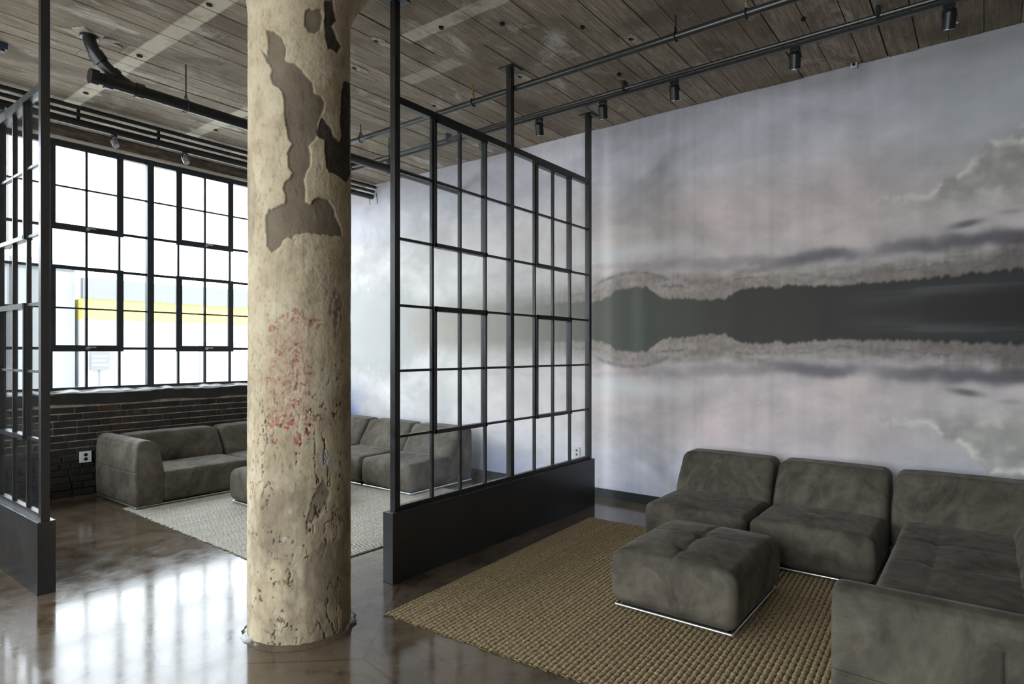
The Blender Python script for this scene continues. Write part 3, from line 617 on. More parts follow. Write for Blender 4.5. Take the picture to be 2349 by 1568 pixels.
for nm, arr in (('bare', bare), ('deep', deep), ('red', red), ('grime', grime), ('pit', np.clip(pit + crackl, 0, 1)), ('filler', smooth_spot)):
    me.attributes.new(nm, 'FLOAT', 'POINT').data.foreach_set('value', np.ascontiguousarray(arr, dtype=np.float32))
m = Mat('worn_plaster'); p = m.pos(); n1 = m.noise(p, 5, 6, 0.62); n2 = m.noise(m.scale(p, 1, 1, 0.6), 34, 5, 0.65); n3 = m.noise(p, 130, 3, 0.6)
c = m.ramp(n1, [(0.30, (0.38, 0.30, 0.195)), (0.5, (0.51, 0.42, 0.285)), (0.70, (0.62, 0.54, 0.395))])
c = m.mix(m.ramp(n2, [(0.32, 0.55), (0.48, 0.0)]), c, (0.25, 0.195, 0.13))
c = m.mix(m.attr('grime'), c, m.ramp(n2, [(0.3, (0.115, 0.083, 0.050)), (0.6, (0.23, 0.175, 0.115)), (0.75, (0.36, 0.29, 0.20))]))
bc = m.ramp(n1, [(0.3, (0.145, 0.112, 0.078)), (0.6, (0.20, 0.157, 0.112)), (0.8, (0.26, 0.21, 0.155))])
bc = m.mix(m.ramp(n2, [(0.66, 0.0), (0.72, 0.6)]), bc, (0.36, 0.33, 0.28))
c = m.mix(m.attr('bare'), c, bc)
c = m.mix(m.attr('deep'), c, m.ramp(n2, [(0.3, (0.038, 0.029, 0.022)), (0.65, (0.075, 0.060, 0.046)), (0.8, (0.13, 0.11, 0.09))]))
c = m.mix(m.attr('pit'), c, (0.10, 0.075, 0.050))
c = m.mix(m.attr('filler'), c, (0.42, 0.385, 0.32))
c = m.mix(m.attr('red'), c, m.ramp(n2, [(0.3, (0.20, 0.030, 0.026)), (0.7, (0.36, 0.11, 0.085))]))
m.set(Base_Color=c, Roughness=0.9, Normal=m.bump(m.math('ADD', n2, m.math('MULTIPLY', n3, 0.4)), 0.45, 0.006)); m.b.inputs['Specular IOR Level'].default_value = 0.25
MT['plaster'] = m.m
colm = thing('concrete_column', (CCX, CCY, 0), 'thick round concrete column with peeling cream plaster and flecks of red paint', 'column')
bpy.context.view_layer.update()
link('shaft', me, 'plaster', colm)
V = []; F = []; n = 72
for k in range(n):
    a = 2 * math.pi * k / n; o_ = CR + 0.024 + 0.016 * random.random(); i0 = CR - 0.03
    V += [(i0 * math.cos(a), i0 * math.sin(a), 0.018), ((CR + 0.004) * math.cos(a), (CR + 0.004) * math.sin(a), 0.016 + 0.006 * random.random()), (o_ * math.cos(a), o_ * math.sin(a), 0.001)]
for k in range(n):
    k2 = (k + 1) % n; F += [(k * 3, k * 3 + 1, k2 * 3 + 1, k2 * 3), (k * 3 + 1, k * 3 + 2, k2 * 3 + 2, k2 * 3 + 1)]
link('grout_collar', mesh('grout_collar', V, F, True), 'floor', colm)

# ================================================================== GLASS PARTITIONS
PZ = [0.497, 1.003, 1.465, 1.925, 2.395, 2.868, 3.334]
def partition(name, posts, cols, axis, mid, base0, base1, bh, label, cols_seen):
    """axis 'x': runs along x at y=mid; axis 'y': runs along y at x=mid"""
    def B(mb, a0, a1, b0, b1, z0, z1):
        return mb.box(a0, a1, mid + b0, mid + b1, z0, z1) if axis == 'x' else mb.box(mid + b0, mid + b1, a0, a1, z0, z1)
    loc = ((posts[0] + posts[-1]) / 2, mid, 0) if axis == 'x' else (mid, (posts[0] + posts[-1]) / 2, 0)
    t = thing(name, loc, label, 'partition', 'steel and glass partitions'); bpy.context.view_layer.update()
    B(MB(), base0, base1, -0.052, 0.052, 0.0, bh).build('plinth', 'plinth', t, bevel=0.003)
    for px in posts:
        po = B(MB(), px - 0.024, px + 0.024, -0.026, 0.026, bh, CEIL - 0.012).build('post', 'steel', t, bevel=0.002)
        B(MB(), px - 0.075, px + 0.075, -0.075, 0.075, CEIL - 0.014, CEIL - 0.004).build('top_plate', 'steel', po, origin=loc)
    for a, b in zip(posts[:-1], posts[1:]):
        B(MB(), a + 0.024, b - 0.024, -0.024, 0.024, 3.334, 3.384).build('top_rail', 'steel', t)
        B(MB(), a + 0.024, b - 0.024, -0.018, 0.018, bh, PZ[0] + 0.022).build('bottom_rail', 'steel', t)
        cs = [c_ for c_ in cols if a - 0.01 <= c_ <= b + 0.01]
        for c_ in cs[1:-1]: B(MB(), c_ - 0.009, c_ + 0.009, -0.014, 0.014, PZ[0] + 0.022, 3.334).build('muntin', 'steel', t)
        for z in PZ[1:-1]: B(MB(), a + 0.024, b - 0.024, -0.012, 0.012, z - 0.009, z + 0.009).build('muntin', 'steel', t)
        for za, zb in ((PZ[4], PZ[6]), (PZ[1], PZ[3])):
            l, r_ = cs[1], cs[3]; k = 0.020
            mb = MB()
            for sgn in (1,):
                B(mb, l + 0.006, l + 0.006 + k, -0.030, 0.022, za - 0.012, zb - (0.004 if zb > 3 else -0.010)); B(mb, r_ - 0.006 - k, r_ - 0.006, -0.030, 0.022, za - 0.012, zb - (0.004 if zb > 3 else -0.010))
                B(mb, l, r_, -0.030, 0.022, za - 0.016, za + 0.014); B(mb, l, r_, -0.030, 0.022, zb - 0.026, zb + (0.0 if zb > 3 else 0.012))
            mb.build('vent_sash', 'steel', t)
        for i in range(len(cs) - 1):
            for j in range(6): B(MB(), cs[i] + 0.010, cs[i + 1] - 0.010, 0.002, 0.006, PZ[j] + 0.010, PZ[j + 1] - 0.010).build('pane', 'pane_glass', t)
    return t
partition('glass_partition', [2.925, 4.244, 5.575], [2.925, 3.285, 3.593, 3.902, 4.244, 4.604, 4.906, 5.21, 5.575], 'x', 3.272, 2.859, 5.62, 0.488,
          'tall black steel and glass partition on a plinth running from the column to the mural', None)
py = [4.965 + 0.325 * k for k in range(9)]
partition('glass_partition', [py[0], py[4], py[8]], py, 'y', 1.362, 4.919, 7.66, 0.478,
          'black steel and glass partition at the left edge, running back to the windows', None)

# ================================================================== PIPES, CONDUITS, TRACK
def hanger(parent, x, y, z, axis, rod_mat='rod', r=0.03):
    h = MB().cyl((x, y, z + r + 0.02), (x, y, CEIL - 0.004), 0.006, 8).build('hanger_rod', rod_mat, parent, smooth=True)
    MB().ring((x, y, z), r + 0.006, 0.005, 'y' if axis == 'y' else 'x', 18).build('pipe_clip', 'steel', parent, smooth=True)
    MB().ring((x, y, z + r + 0.022), 0.018, 0.005, 'y' if axis == 'y' else 'x', 14).build('hanger_loop', 'steel', parent, smooth=True)
# drain pipe
t = thing('drain_pipe', (2.0, 5.42, 3.70), 'black drain pipe dropping from the ceiling and running across to the mural', 'pipe'); bpy.context.view_layer.update()
PY0, PZ0 = 5.42, 3.705
MB().cyl((1.80, PY0, PZ0), (5.985, PY0 + 0.03, PZ0 - 0.012), 0.047, 20).build('pipe_run', 'black_pipe', t, smooth=True)
pts = []
for k in range(13):
    s_ = k / 12; pts.append((1.80 + 0.30 * s_ ** 2.0, PY0 + 0.10 * (1 - s_), 4.055 - (4.055 - PZ0) * (1 - (1 - s_) ** 1.25)))
MB().tube(pts, 0.046, 18).build('bend', 'black_pipe', t, smooth=True)
MB().cyl((1.80, PY0 + 0.10, CEIL - 0.03), (1.80, PY0 + 0.10, CEIL - 0.006), 0.062, 20).build('ceiling_collar', 'black_pipe', t, smooth=True)
for x in (1.80, 1.90, 2.12): MB().cyl((x - 0.028, PY0, PZ0), (x + 0.028, PY0, PZ0), 0.058, 20).build('coupling', 'black_pipe', t, smooth=True)
MB().tube(pts[4:7], 0.056, 18).build('coupling', 'black_pipe', t, smooth=True); MB().tube(pts[8:10], 0.056, 18).build('coupling', 'black_pipe', t, smooth=True)
for x in (2.49, 4.76): hanger(t, x, PY0 + 0.008, PZ0 - 0.002, 'x', r=0.052)
# three conduits near the windows
for k, (y, z, r_, lab) in enumerate(((7.12, 4.016, 0.021, 'upper thin black conduit of the three along the window wall'), (7.16, 3.960, 0.020, 'middle thin black conduit of the three along the window wall'), (7.20, 3.890, 0.037, 'lowest and thickest black conduit along the window wall, holding lamp heads'))):
    t = thing('conduit', (2.0, y, z), lab, 'pipe', 'conduits by the windows'); bpy.context.view_layer.update()
    MB().cyl((-2.5, y, z), (5.985, y, z), r_, 16).build('tube', 'black_pipe', t, smooth=True)
    if k == 2:
        for x in (0.2, 2.27, 3.03, 5.3): MB().box(x - 0.014, x + 0.014, 7.238, 7.25, z - 0.034, CEIL - 0.004).build('bracket', 'steel', t)
        for x, dy in ((5.93, 0.0), (5.95, -0.14), (5.90, -0.20)): MB().cyl((x, y + dy, 3.90), (x + 0.01, y + dy - 0.01, 3.76), 0.004, 6).build('loose_wire', 'slot_dark', t)
# sprinkler pipe
t = thing('sprinkler_pipe', (4.30, 3.0, 3.90), 'slim dark sprinkler pipe hung under the ceiling, passing behind the partition post', 'pipe'); bpy.context.view_layer.update()
MB().cyl((4.30, -1.5, 3.90), (4.30, 6.95, 3.90), 0.027, 16).build('tube', 'grey_pipe', t, smooth=True)
for y in (1.79, 5.36): hanger(t, 4.30, y, 3.90, 'y', r=0.028)
for (u, v) in ((1085, 232), (1712, 22)):
    P = on(u, v, 0, 4.30); y = P[1]
    MB().ring((4.30, y, 3.90), 0.034, 0.006, 'y', 18).build('pipe_clip', 'steel', t, smooth=True)
    MB().cyl((4.30, y, 3.93), (4.30, y, 3.965), 0.016, 10).build('sprinkler_body', 'lamp_silver', t, smooth=True)
    MB().cyl((4.30, y, 3.965), (4.30, y, CEIL - 0.004), 0.010, 10).build('brass_stem', 'brass', t, smooth=True)
# track with spotlights
TX, TZ = 5.10, 3.955
t = thing('light_track', (TX, 3.0, TZ), 'long black lighting track under the ceiling beside the mural', 'track'); bpy.context.view_layer.update()
MB().box(TX - 0.018, TX + 0.018, -1.5, 6.9, TZ - 0.012, TZ + 0.012).cyl((TX - 0.03, -1.5, TZ + 0.032), (TX - 0.03, 6.9, TZ + 0.032), 0.018, 12).build('rail', 'grey_pipe', t)
for y in (0.6, 2.6, 4.8, 6.5): MB().box(TX - 0.05, TX + 0.02, y - 0.012, y + 0.012, TZ + 0.01, CEIL - 0.004).build('bracket', 'steel', t)
def spot(loc, aim, label, group, sil=False, s=1.0):
    t = thing('track_spotlight', loc, label, 'spotlight', group); bpy.context.view_layer.update()
    L = Vector(loc); a = Vector(aim).normalized()
    MB().box(L.x - 0.016, L.x + 0.016, L.y - 0.035, L.y + 0.035, L.z - 0.022, L.z).build('adapter', 'lamp_black', t)
    side = a.cross(Vector((0, 0, 1))).normalized() if abs(a.z) < 0.95 else Vector((0, 1, 0))
    c0 = L + Vector((0, 0, -0.085 * s))
    for k in (-1, 1):
        MB().tube([L + Vector((0, 0, -0.02)) + side * 0.012 * k, L + Vector((0, 0, -0.035)) + side * 0.036 * k * s, c0 + side * 0.042 * k * s], 0.0045, 8).build('yoke_arm', 'lamp_black', t, smooth=True)
    mt = 'lamp_silver' if sil else 'lamp_black'
    MB().cyl(c0 - a * 0.030 * s, c0 + a * 0.075 * s, 0.040 * s, 20).cyl(c0 - a * 0.052 * s, c0 - a * 0.030 * s, 0.022 * s, 20, 0.040 * s).build('lamp_head', mt, t, smooth=True)
    MB().cyl(c0 + a * 0.0755 * s, c0 + a * 0.078 * s, 0.034 * s, 20).build('lens', 'lamp_silver', t)
    return t
sy = [(1237, 270, 'spotlight on the mural track nearest above the partition middle post'), (1383, 232, 'spotlight on the mural track just right of the partition end post'), (1547, 185, 'third spotlight from the partition along the mural track'), (1824, 110, 'spotlight on the mural track above the middle of the mural'), (2178, 8, 'spotlight on the mural track nearest the top right corner'), (1105, 310, 'spotlight on the mural track seen through the partition glass'), (893, 362, 'pale-fronted spotlight on the mural track beside the partition corner post')]
for u, v, lab in sy:
    P = on(u, v, 0, TX); spot((TX, P[1], TZ - 0.012), (0.35, 0.10, -1), lab, 'spotlights on the mural track')
for u, v, lab in ((262, 268, 'lamp head under the window conduits, left one near the partition post'), (424, 312, 'lamp head under the window conduits, right one near the column'), (3, 200, 'lamp head under the window conduits at the left edge')):
    P = on(u, v, 1, 7.20); spot((P[0], 7.20, 3.853), (0.1, -0.5, -0.8), lab, 'lamp heads under the window conduits', True, 0.8)
# small ceiling sprinkler and sensor near the mural
P = on(2192, 48, 2, CEIL - 0.03)
t = thing('ceiling_sprinkler', (P[0], P[1], CEIL - 0.005), 'tiny silver sprinkler head on the ceiling by the top right spotlight', 'sprinkler'); bpy.context.view_layer.update()
MB().cyl((P[0], P[1], CEIL - 0.005), (P[0], P[1], CEIL - 0.04), 0.010, 10).build('stem', 'lamp_silver', t); MB().cyl((P[0], P[1], CEIL - 0.04), (P[0], P[1], CEIL - 0.046), 0.020, 12).build('deflector', 'lamp_silver', t)
P = on(1960, 151, 0, MURAL_X - 0.02)
t = thing('motion_sensor', (MURAL_X, P[1], P[2]), 'small pale sensor at the top edge of the mural', 'sensor'); bpy.context.view_layer.update()
MB().box(MURAL_X - 0.05, MURAL_X - 0.001, P[1] - 0.025, P[1] + 0.025, P[2] - 0.022, P[2] + 0.022).build('housing', 'white_plate', t, bevel=0.006); MB().cyl((MURAL_X - 0.05, P[1], P[2]), (MURAL_X - 0.06, P[1], P[2]), 0.012, 12).build('lens', 'slot_dark', t)
P = on(4, 107, 2, CEIL - 0.03)
t = thing('junction_box', (P[0], P[1], CEIL - 0.05), 'small dark blue junction box on the ceiling at the left edge', 'junction box'); bpy.context.view_layer.update()
mat_plain('dark_blue', (0.02, 0.03, 0.06), 0.4)
MB().box(P[0] - 0.05, P[0] + 0.03, P[1] - 0.04, P[1] + 0.04, CEIL - 0.055, CEIL - 0.004).build('housing', 'dark_blue', t, bevel=0.004); MB().cyl((P[0], P[1], CEIL - 0.055), (P[0], P[1], CEIL - 0.07), 0.02, 12).build('cap', 'lamp_black', t)

# outlets
P = on(196, 1047, 1, WALL_Y - 0.01)
t = thing('wall_outlet', (P[0], WALL_Y - 0.005, P[2]), 'white duplex outlet on the sooty brick wall', 'outlet', 'wall outlets'); bpy.context.view_layer.update()
MB().box(P[0] - 0.058, P[0] + 0.058, WALL_Y - 0.022, WALL_Y - 0.002, P[2] - 0.062, P[2] + 0.062).build('cover_plate', 'white_plate', t, bevel=0.004)
for dz in (-0.024, 0.024): MB().cyl((P[0], WALL_Y - 0.0225, P[2] + dz), (P[0], WALL_Y - 0.024, P[2] + dz), 0.019, 14).build('socket', 'slot_dark', t)
P = on(1324, 1037, 0, MURAL_X)
t = thing('wall_outlet', (MURAL_X, P[1], P[2]), 'white outlet low on the mural, seen through the partition glass', 'outlet', 'wall outlets'); bpy.context.view_layer.update()
MB().box(MURAL_X - 0.012, MURAL_X, P[1] - 0.040, P[1] + 0.040, P[2] - 0.062, P[2] + 0.062).build('cover_plate', 'white_plate', t, bevel=0.003)
for dz in (-0.024, 0.024): MB().cyl((MURAL_X - 0.012, P[1], P[2] + dz), (MURAL_X - 0.0135, P[1], P[2] + dz), 0.012, 12).build('socket', 'slot_dark', t)

# ================================================================== RUGS
def rug(corner, lx, ly, rot, pitch, label, mat='jute'):
    t = thing('jute_rug', (corner[0], corner[1], 0), label, 'rug', 'jute rugs'); t.rotation_euler = (0, 0, rot); bpy.context.view_layer.update()
    b = MB().box(0.01, lx - 0.01, -ly + 0.01, -0.01, 0.0008, 0.005); link('backing', mesh('backing', b.V, b.F), 'jute_back', t)
    n = int(ly / pitch); seg = 0.011; ns = int(lx / seg)
    metas = []
    for k in range(3):
        xs = np.arange(ns + 1) * seg * (lx / (ns * seg)); ph = xs / 0.036 * 2 * np.pi + k * 2.1
        bul = 0.82 + 0.18 * np.cos(ph) + 0.10 * (rng.rand(ns + 1) - 0.5); off = 0.0016 * np.sin(ph * 0.5 + k)
        V = []; F = []; prof = [(-1.0, 0.0), (-0.86, 0.55), (-0.42, 0.93), (0.10, 1.0), (0.62, 0.80), (0.93, 0.42), (1.0, 0.0)]
        m_ = len(prof)
        for i in range(ns + 1):
            e = 1.0 if 0 < i < ns else 0.55
            V += [(xs[i], off[i] + a * pitch * 0.47 * (0.90 + 0.12 * bul[i]), 0.0025 + e * h_ * 0.0125 * bul[i]) for a, h_ in prof]
        for i in range(ns):
            F += [(i * m_ + j, i * m_ + j + 1, (i + 1) * m_ + j + 1, (i + 1) * m_ + j) for j in range(m_ - 1)]
        F += [tuple(range(m_)), tuple(range(ns * m_ + m_ - 1, ns * m_ - 1, -1))]
        me = mesh('cord', V, F, True); me.materials.append(MT[mat]); metas.append(me)
    for k in range(n):
        o = bpy.data.objects.new('cord', metas[k % 3]); COL.objects.link(o); o.parent = t; o.location = (random.uniform(-0.008, 0.008), -(k + 0.5) * pitch, random.uniform(-0.0008, 0.0006))
    return t
rug((2.50, 2.895), 2.66, 3.35, math.radians(2.6), 0.0315, 'braided jute rug under the ottoman and sofas in the near seating area')
rug((2.56, 6.95), 2.70, 3.05, math.radians(-0.8), 0.0315, 'braided jute rug under the sofas by the windows, colour lightened for window light', 'window_lit_jute')

# ================================================================== SOFAS
def axis_pts(h, r, nc, ni):
    a = [h - r + r * math.tan(math.radians(45) * k / nc) for k in range(nc + 1)]
    inner = list(np.linspace(-(h - r), h - r, ni + 1))
    return [-v for v in reversed(a)] + inner[1:-1] + a
def softbox(hx, hy, hz, r, cell=0.035, nc=4):
    X = axis_pts(hx, r, nc, max(2, int(2 * (hx - r) / cell))); Y = axis_pts(hy, r, nc, max(2, int(2 * (hy - r) / cell))); Zs = axis_pts(hz, r, nc, max(2, int(2 * (hz - r) / cell)))
    idx = {}; V = []; F = []
    def vid(i, j, k):
        key = (i, j, k)
        if key not in idx: idx[key] = len(V); V.append((X[i], Y[j], Zs[k]))
        return idx[key]
    nx, ny, nz = len(X) - 1, len(Y) - 1, len(Zs) - 1
    for i in range(nx):
        for j in range(ny):
            F.append((vid(i, j, 0), vid(i, j + 1, 0), vid(i + 1, j + 1, 0), vid(i + 1, j, 0))); F.append((vid(i, j, nz), vid(i + 1, j, nz), vid(i + 1, j + 1, nz), vid(i, j + 1, nz)))
    for i in range(nx):
        for k in range(nz):
            F.append((vid(i, 0, k), vid(i + 1, 0, k), vid(i + 1, 0, k + 1), vid(i, 0, k + 1))); F.append((vid(i, ny, k), vid(i, ny, k + 1), vid(i + 1, ny, k + 1), vid(i + 1, ny, k)))
    for j in range(ny):
        for k in range(nz):
            F.append((vid(0, j, k), vid(0, j, k + 1), vid(0, j + 1, k + 1), vid(0, j + 1, k))); F.append((vid(nx, j, k), vid(nx, j + 1, k), vid(nx, j + 1, k + 1), vid(nx, j, k + 1)))
    P = np.array(V); H = np.array([hx, hy, hz]) - r; inner = np.clip(P, -H, H); d = P - inner; d /= np.maximum(np.linalg.norm(d, axis=1, keepdims=True), 1e-9)
    return inner + d * r, d, F
class Frame:                                   # local: x along the seat, y from front to back
    def __init__(s, ox, oy, rot): s.o = (ox, oy); s.c = math.cos(rot); s.s = math.sin(rot)
    def __call__(s, P):
        P = np.asarray(P, float); return np.stack([s.o[0] + s.c * P[:, 0] - s.s * P[:, 1], s.o[1] + s.s * P[:, 0] + s.c * P[:, 1], P[:, 2]], -1)
def emit(name, P, F, mat, parent, smooth=True):
    L = np.array(parent.matrix_world.translation); return link(name, mesh(name, P - L, F, smooth), mat, parent)
ZB, ZS, ZT = 0.042, 0.352, 0.672
def wrinkle(P, a=0.006): return a * (fbm(P[:, 0] * 4 + P[:, 2] * 3, P[:, 1] * 4 - P[:, 2] * 2, 3) - 0.5)
def seat_mesh(x0, x1, y0, y1, z0=ZB, z1=ZS, r=0.045, puff=0.016, cell=0.03, seams=None, btn=None, bd=0.022):
    hx, hy, hz = (x1 - x0) / 2, (y1 - y0) / 2, (z1 - z0) / 2
    P, N, F = softbox(hx, hy, hz, r, cell); nx_, ny_ = P[:, 0] / hx, P[:, 1] / hy; top = sstep(0.3, 0.9, N[:, 2])
    f = np.clip(1 - nx_ ** 4, 0, 1) * np.clip(1 - ny_ ** 4, 0, 1); P = P + N * wrinkle(P)[:, None]
    zn = P[:, 2] / hz; side = np.clip(1 - zn ** 2, 0, 1) * (1 - np.abs(N[:, 2]))
    P[:, :2] += N[:, :2] * (0.012 * side)[:, None]
    P[:, 2] += top * puff * f
    if seams:
        for ax, c_, dep in seams:
            d = np.abs(P[:, ax] - c_); P[:, 2] -= top * dep * np.exp(-(d / 0.014) ** 2) * np.clip(1 - (P[:, 1 - ax] / [hx, hy][1 - ax]) ** 6, 0, 1)
    if btn:
        for bx, by in btn: P[:, 2] -= top * bd * np.exp(-((P[:, 0] - bx) ** 2 + (P[:, 1] - by) ** 2) / 0.045 ** 2)
    return P + np.array([(x0 + x1) / 2, (y0 + y1) / 2, (z0 + z1) / 2]), F
def back_mesh(x0, x1, y0, y1, z0=ZB, z1=ZT, r=0.055):
    hx, hy, hz = (x1 - x0) / 2, (y1 - y0) / 2, (z1 - z0) / 2
    P, N, F = softbox(hx, hy, hz, r, 0.035); P = P + N * wrinkle(P, 0.008)[:, None]
    zn = P[:, 2] / hz; P[:, :2] += N[:, :2] * (0.014 * np.clip(1 - zn ** 2, 0, 1))[:, None]; P[:, 2] += 0.010 * sstep(0.4, 1, N[:, 2]) * np.clip(1 - (P[:, 0] / hx) ** 4, 0, 1)
    P = P + np.array([(x0 + x1) / 2, (y0 + y1) / 2, (z0 + z1) / 2])
    k = sstep(0.30, 0.72, P[:, 2]); P[:, 1] = y1 - (y1 - P[:, 1]) * (1 - 0.42 * k)
    return P, F
def rail(x0, x1, y0, y1, fr, parent, w_=0.016, z0=0.0185, z1=0.036):
    mb = MB(); zc = (z0 + z1) / 2 + 0.002; q_ = 0.010
    for a, b in (((x0, y0), (x1, y0)), ((x1, y0), (x1, y1)), ((x1, y1), (x0, y1)), ((x0, y1), (x0, y0))): mb.cyl((a[0], a[1], zc), (b[0], b[1], zc), q_, 12)
    o = fix_normals(emit('base_rail', fr(np.array(mb.V)), mb.F, 'chrome', parent, True)); o['label'] = 'chrome base rail'
    mb = MB().box(x0 + 0.03, x1 - 0.03, y0 + 0.03, y1 - 0.03, 0.0185, 0.05); emit('underframe', fr(np.array(mb.V)), mb.F, 'slot_dark', parent, False)
def arm_mesh(y0, y1, flip=False):
    prof = [(0.016, ZB), (0.004, 0.07), (0.0, 0.20), (0.0, 0.40), (0.003, 0.56), (0.010, 0.63), (0.028, 0.675), (0.055, 0.693), (0.10, 0.699), (0.145, 0.692), (0.185, 0.668), (0.218, 0.62), (0.245, 0.55), (0.265, 0.46), (0.279, 0.38), (0.286, 0.30), (0.286, 0.15), (0.284, 0.07), (0.272, ZB)]
    # resample
    pr = np.array(prof); d = np.r_[0, np.cumsum(np.hypot(*np.diff(pr, axis=0).T))]; tt = np.linspace(0, d[-1], 200); pr = np.stack([np.interp(tt, d, pr[:, 0]), np.interp(tt, d, pr[:, 1])], -1)
    ys = [y0] + [y0 + 0.03 * (1 - math.cos(a)) for a in np.linspace(0.35, math.pi / 2, 5)] + list(np.unique(np.r_[np.linspace(y0 + 0.03, y1 - 0.03, 30)[1:-1], np.linspace((y0 + y1) / 2 - 0.03, (y0 + y1) / 2 + 0.03, 13)])) + [y1 - 0.03 * (1 - math.cos(a)) for a in np.linspace(math.pi / 2, 0.35, 5)] + [y1]
    c = np.array([0.14, 0.36]); V = []; n = len(pr); ym = (y0 + y1) / 2
    for y in ys:
        e = min(y - y0, y1 - y); k = 1.0 if e >= 0.03 else 1 - 0.028 / 0.2 * (1 - math.sqrt(max(0, 1 - ((0.03 - e) / 0.03) ** 2)))
        for (x, z) in pr:
            px, pz = c + (np.array([x, z]) - c) * np.array([k, 1 - (1 - k) * 0.35])
            if z <= ZB + 1e-6: pz = ZB
            out = sstep(0.03, 0.0, np.array([x]))[0]
            puff = 0.014 * max(0, 1 - ((y - ym) / ((y1 - y0) / 2)) ** 2) * max(0, 1 - ((z - 0.36) / 0.33) ** 2)
            fl_ = 1.0 if z < 0.60 else 0.0
            groove = fl_ * 0.011 * (math.exp(-((z - 0.380) / 0.0065) ** 2) + 0.8 * math.exp(-((y - ym) / 0.006) ** 2)) + 0.006 * math.exp(-((z - 0.645) / 0.006) ** 2)
            groove = max(groove, 0.020 * math.exp(-((z - 0.380) ** 2 + (y - ym) ** 2) / 0.025 ** 2))
            V.append((px - out * (puff - groove), y, pz))
    F = []
    for i in range(len(ys) - 1):
        for j in range(n - 1): F.append((i * n + j, i * n + j + 1, (i + 1) * n + j + 1, (i + 1) * n + j))
        F.append((i * n + n - 1, i * n, (i + 1) * n, (i + 1) * n + n - 1))
    F += [tuple(range(n - 1, -1, -1)), tuple(range((len(ys) - 1) * n, len(ys) * n))]
    return np.array(V), F
def fix_normals(o):
    bm = bmesh.new(); bm.from_mesh(o.data); bmesh.ops.recalc_face_normals(bm, faces=bm.faces); bm.to_mesh(o.data); bm.free(); o.data.set_sharp_from_angle(angle=math.radians(38)); return o
D, SD = 1.05, 0.66
def module(fr, wdt, label, group, name='sofa_module'):
    c = fr(np.array([[wdt / 2, D / 2, 0.0]]))[0]
    t = thing(name, (c[0], c[1], 0.015), label, 'sofa', group); bpy.context.view_layer.update()
    P, F = seat_mesh(0.014, wdt - 0.014, 0.0, SD + 0.05, seams=[(0, 0.0, 0.004), (1, -0.05, 0.003)], btn=[(0.0, -0.12), (0.0, 0.08)], bd=0.008); emit('seat', fr(P), F, 'velvet', t)
    P, F = back_mesh(0.020, wdt - 0.020, SD - 0.03, D); emit('backrest', fr(P), F, 'velvet', t)
    rail(0.022, wdt - 0.022, 0.022, D - 0.02, fr, t)
    return t
G1, G2 = 'modular velvet sofas in the near seating area', 'modular velvet sofas by the windows'
H90 = -math.pi / 2
# near set, along the mural (local x runs towards -y)
module(Frame(4.72, 2.245, H90), 0.838, 'dark grey velvet sofa seat ending the near row, closest to the partition', G1)
module(Frame(4.72, 1.405, H90), 0.838, 'dark grey velvet sofa seat in the middle of the near row, behind the ottoman', G1)
# near corner piece with long seat, two backrests and an arm towards the camera
YF = 0.47
t = thing('corner_sofa', (4.2, 0.1, 0.015), 'dark grey velvet corner sofa with long seat and low arm at the right edge', 'sofa', G1); bpy.context.view_layer.update()
fr = Frame(5.72, YF, math.pi)                  # local x runs towards -x
XA = 2.62
P, F = seat_mesh(0.0, 5.72 - XA - 0.27, 0.0, SD + 0.05, seams=[(1, -0.125, 0.006), (0, -0.52, 0.004), (0, -0.02, 0.004)], btn=[(-0.52, -0.125), (-0.02, -0.125)], puff=0.012, cell=0.02, bd=0.012); emit('seat', fr(P), F, 'velvet', t)
P, F = back_mesh(0.30, 1.60, SD - 0.03, D); emit('backrest', fr(P), F, 'velvet', t)
P, F = back_mesh(1.605, 5.72 - XA - 0.25, SD - 0.03, D); emit('backrest', fr(P), F, 'velvet', t)
fr2 = Frame(4.72, 0.562, H90); P, F = back_mesh(0.020, 1.10, SD - 0.03, D); emit('backrest', fr2(P), F, 'velvet', t)
P, F = arm_mesh(0.0, D); fa = Frame(XA, YF, 0)
P = P * np.array([1, -1, 1]); fix_normals(emit('armrest', fa(P), F, 'velvet', t))
mb = MB().box(-0.0, 0.0, 0, 0, 0, 0)
rail(0.0, 5.72 - XA - 0.012, 0.022, D - 0.02, fr, t)
# far set along the mural
module(Frame(4.69, 5.845, H90), 0.85, 'grey velvet sofa seat at the free end of the far row, behind the partition glass', G2)
module(Frame(4.69, 6.70, H90), 0.85, 'grey velvet sofa seat of the far row half hidden by the column', G2)
# far window side: corner piece and arm piece
t = thing('corner_sofa', (4.8, 7.2, 0.015), 'grey velvet corner sofa under the windows, mostly behind the column', 'sofa', G2); bpy.context.view_layer.update()
fr = Frame(3.86, 6.74, 0)
P, F = seat_mesh(0.014, 1.80, 0.0, SD + 0.05, seams=[(1, -0.02, 0.004)]); emit('seat', fr(P), F, 'velvet', t)
P, F = back_mesh(0.020, 1.40, SD - 0.03, D); emit('backrest', fr(P), F, 'velvet', t)
fr2 = Frame(4.69, 7.55, H90); P, F = back_mesh(0.0, 0.83, SD - 0.03, D); emit('backrest', fr2(P), F, 'velvet', t)
rail(0.012, 1.86, 0.022, D - 0.02, fr, t)
t = thing('arm_sofa', (3.2, 7.2, 0.015), 'grey velvet sofa with a curved quilted arm under the windows by the brick wall', 'sofa', G2); bpy.context.view_layer.update()
fr = Frame(2.60, 6.74, 0)
P, F = seat_mesh(0.27, 1.245, 0.0, SD + 0.05, seams=[(1, -0.02, 0.004)]); emit('seat', fr(P), F, 'velvet', t)
P, F = back_mesh(0.20, 1.238, SD - 0.03, D); emit('backrest', fr(P), F, 'velvet', t)
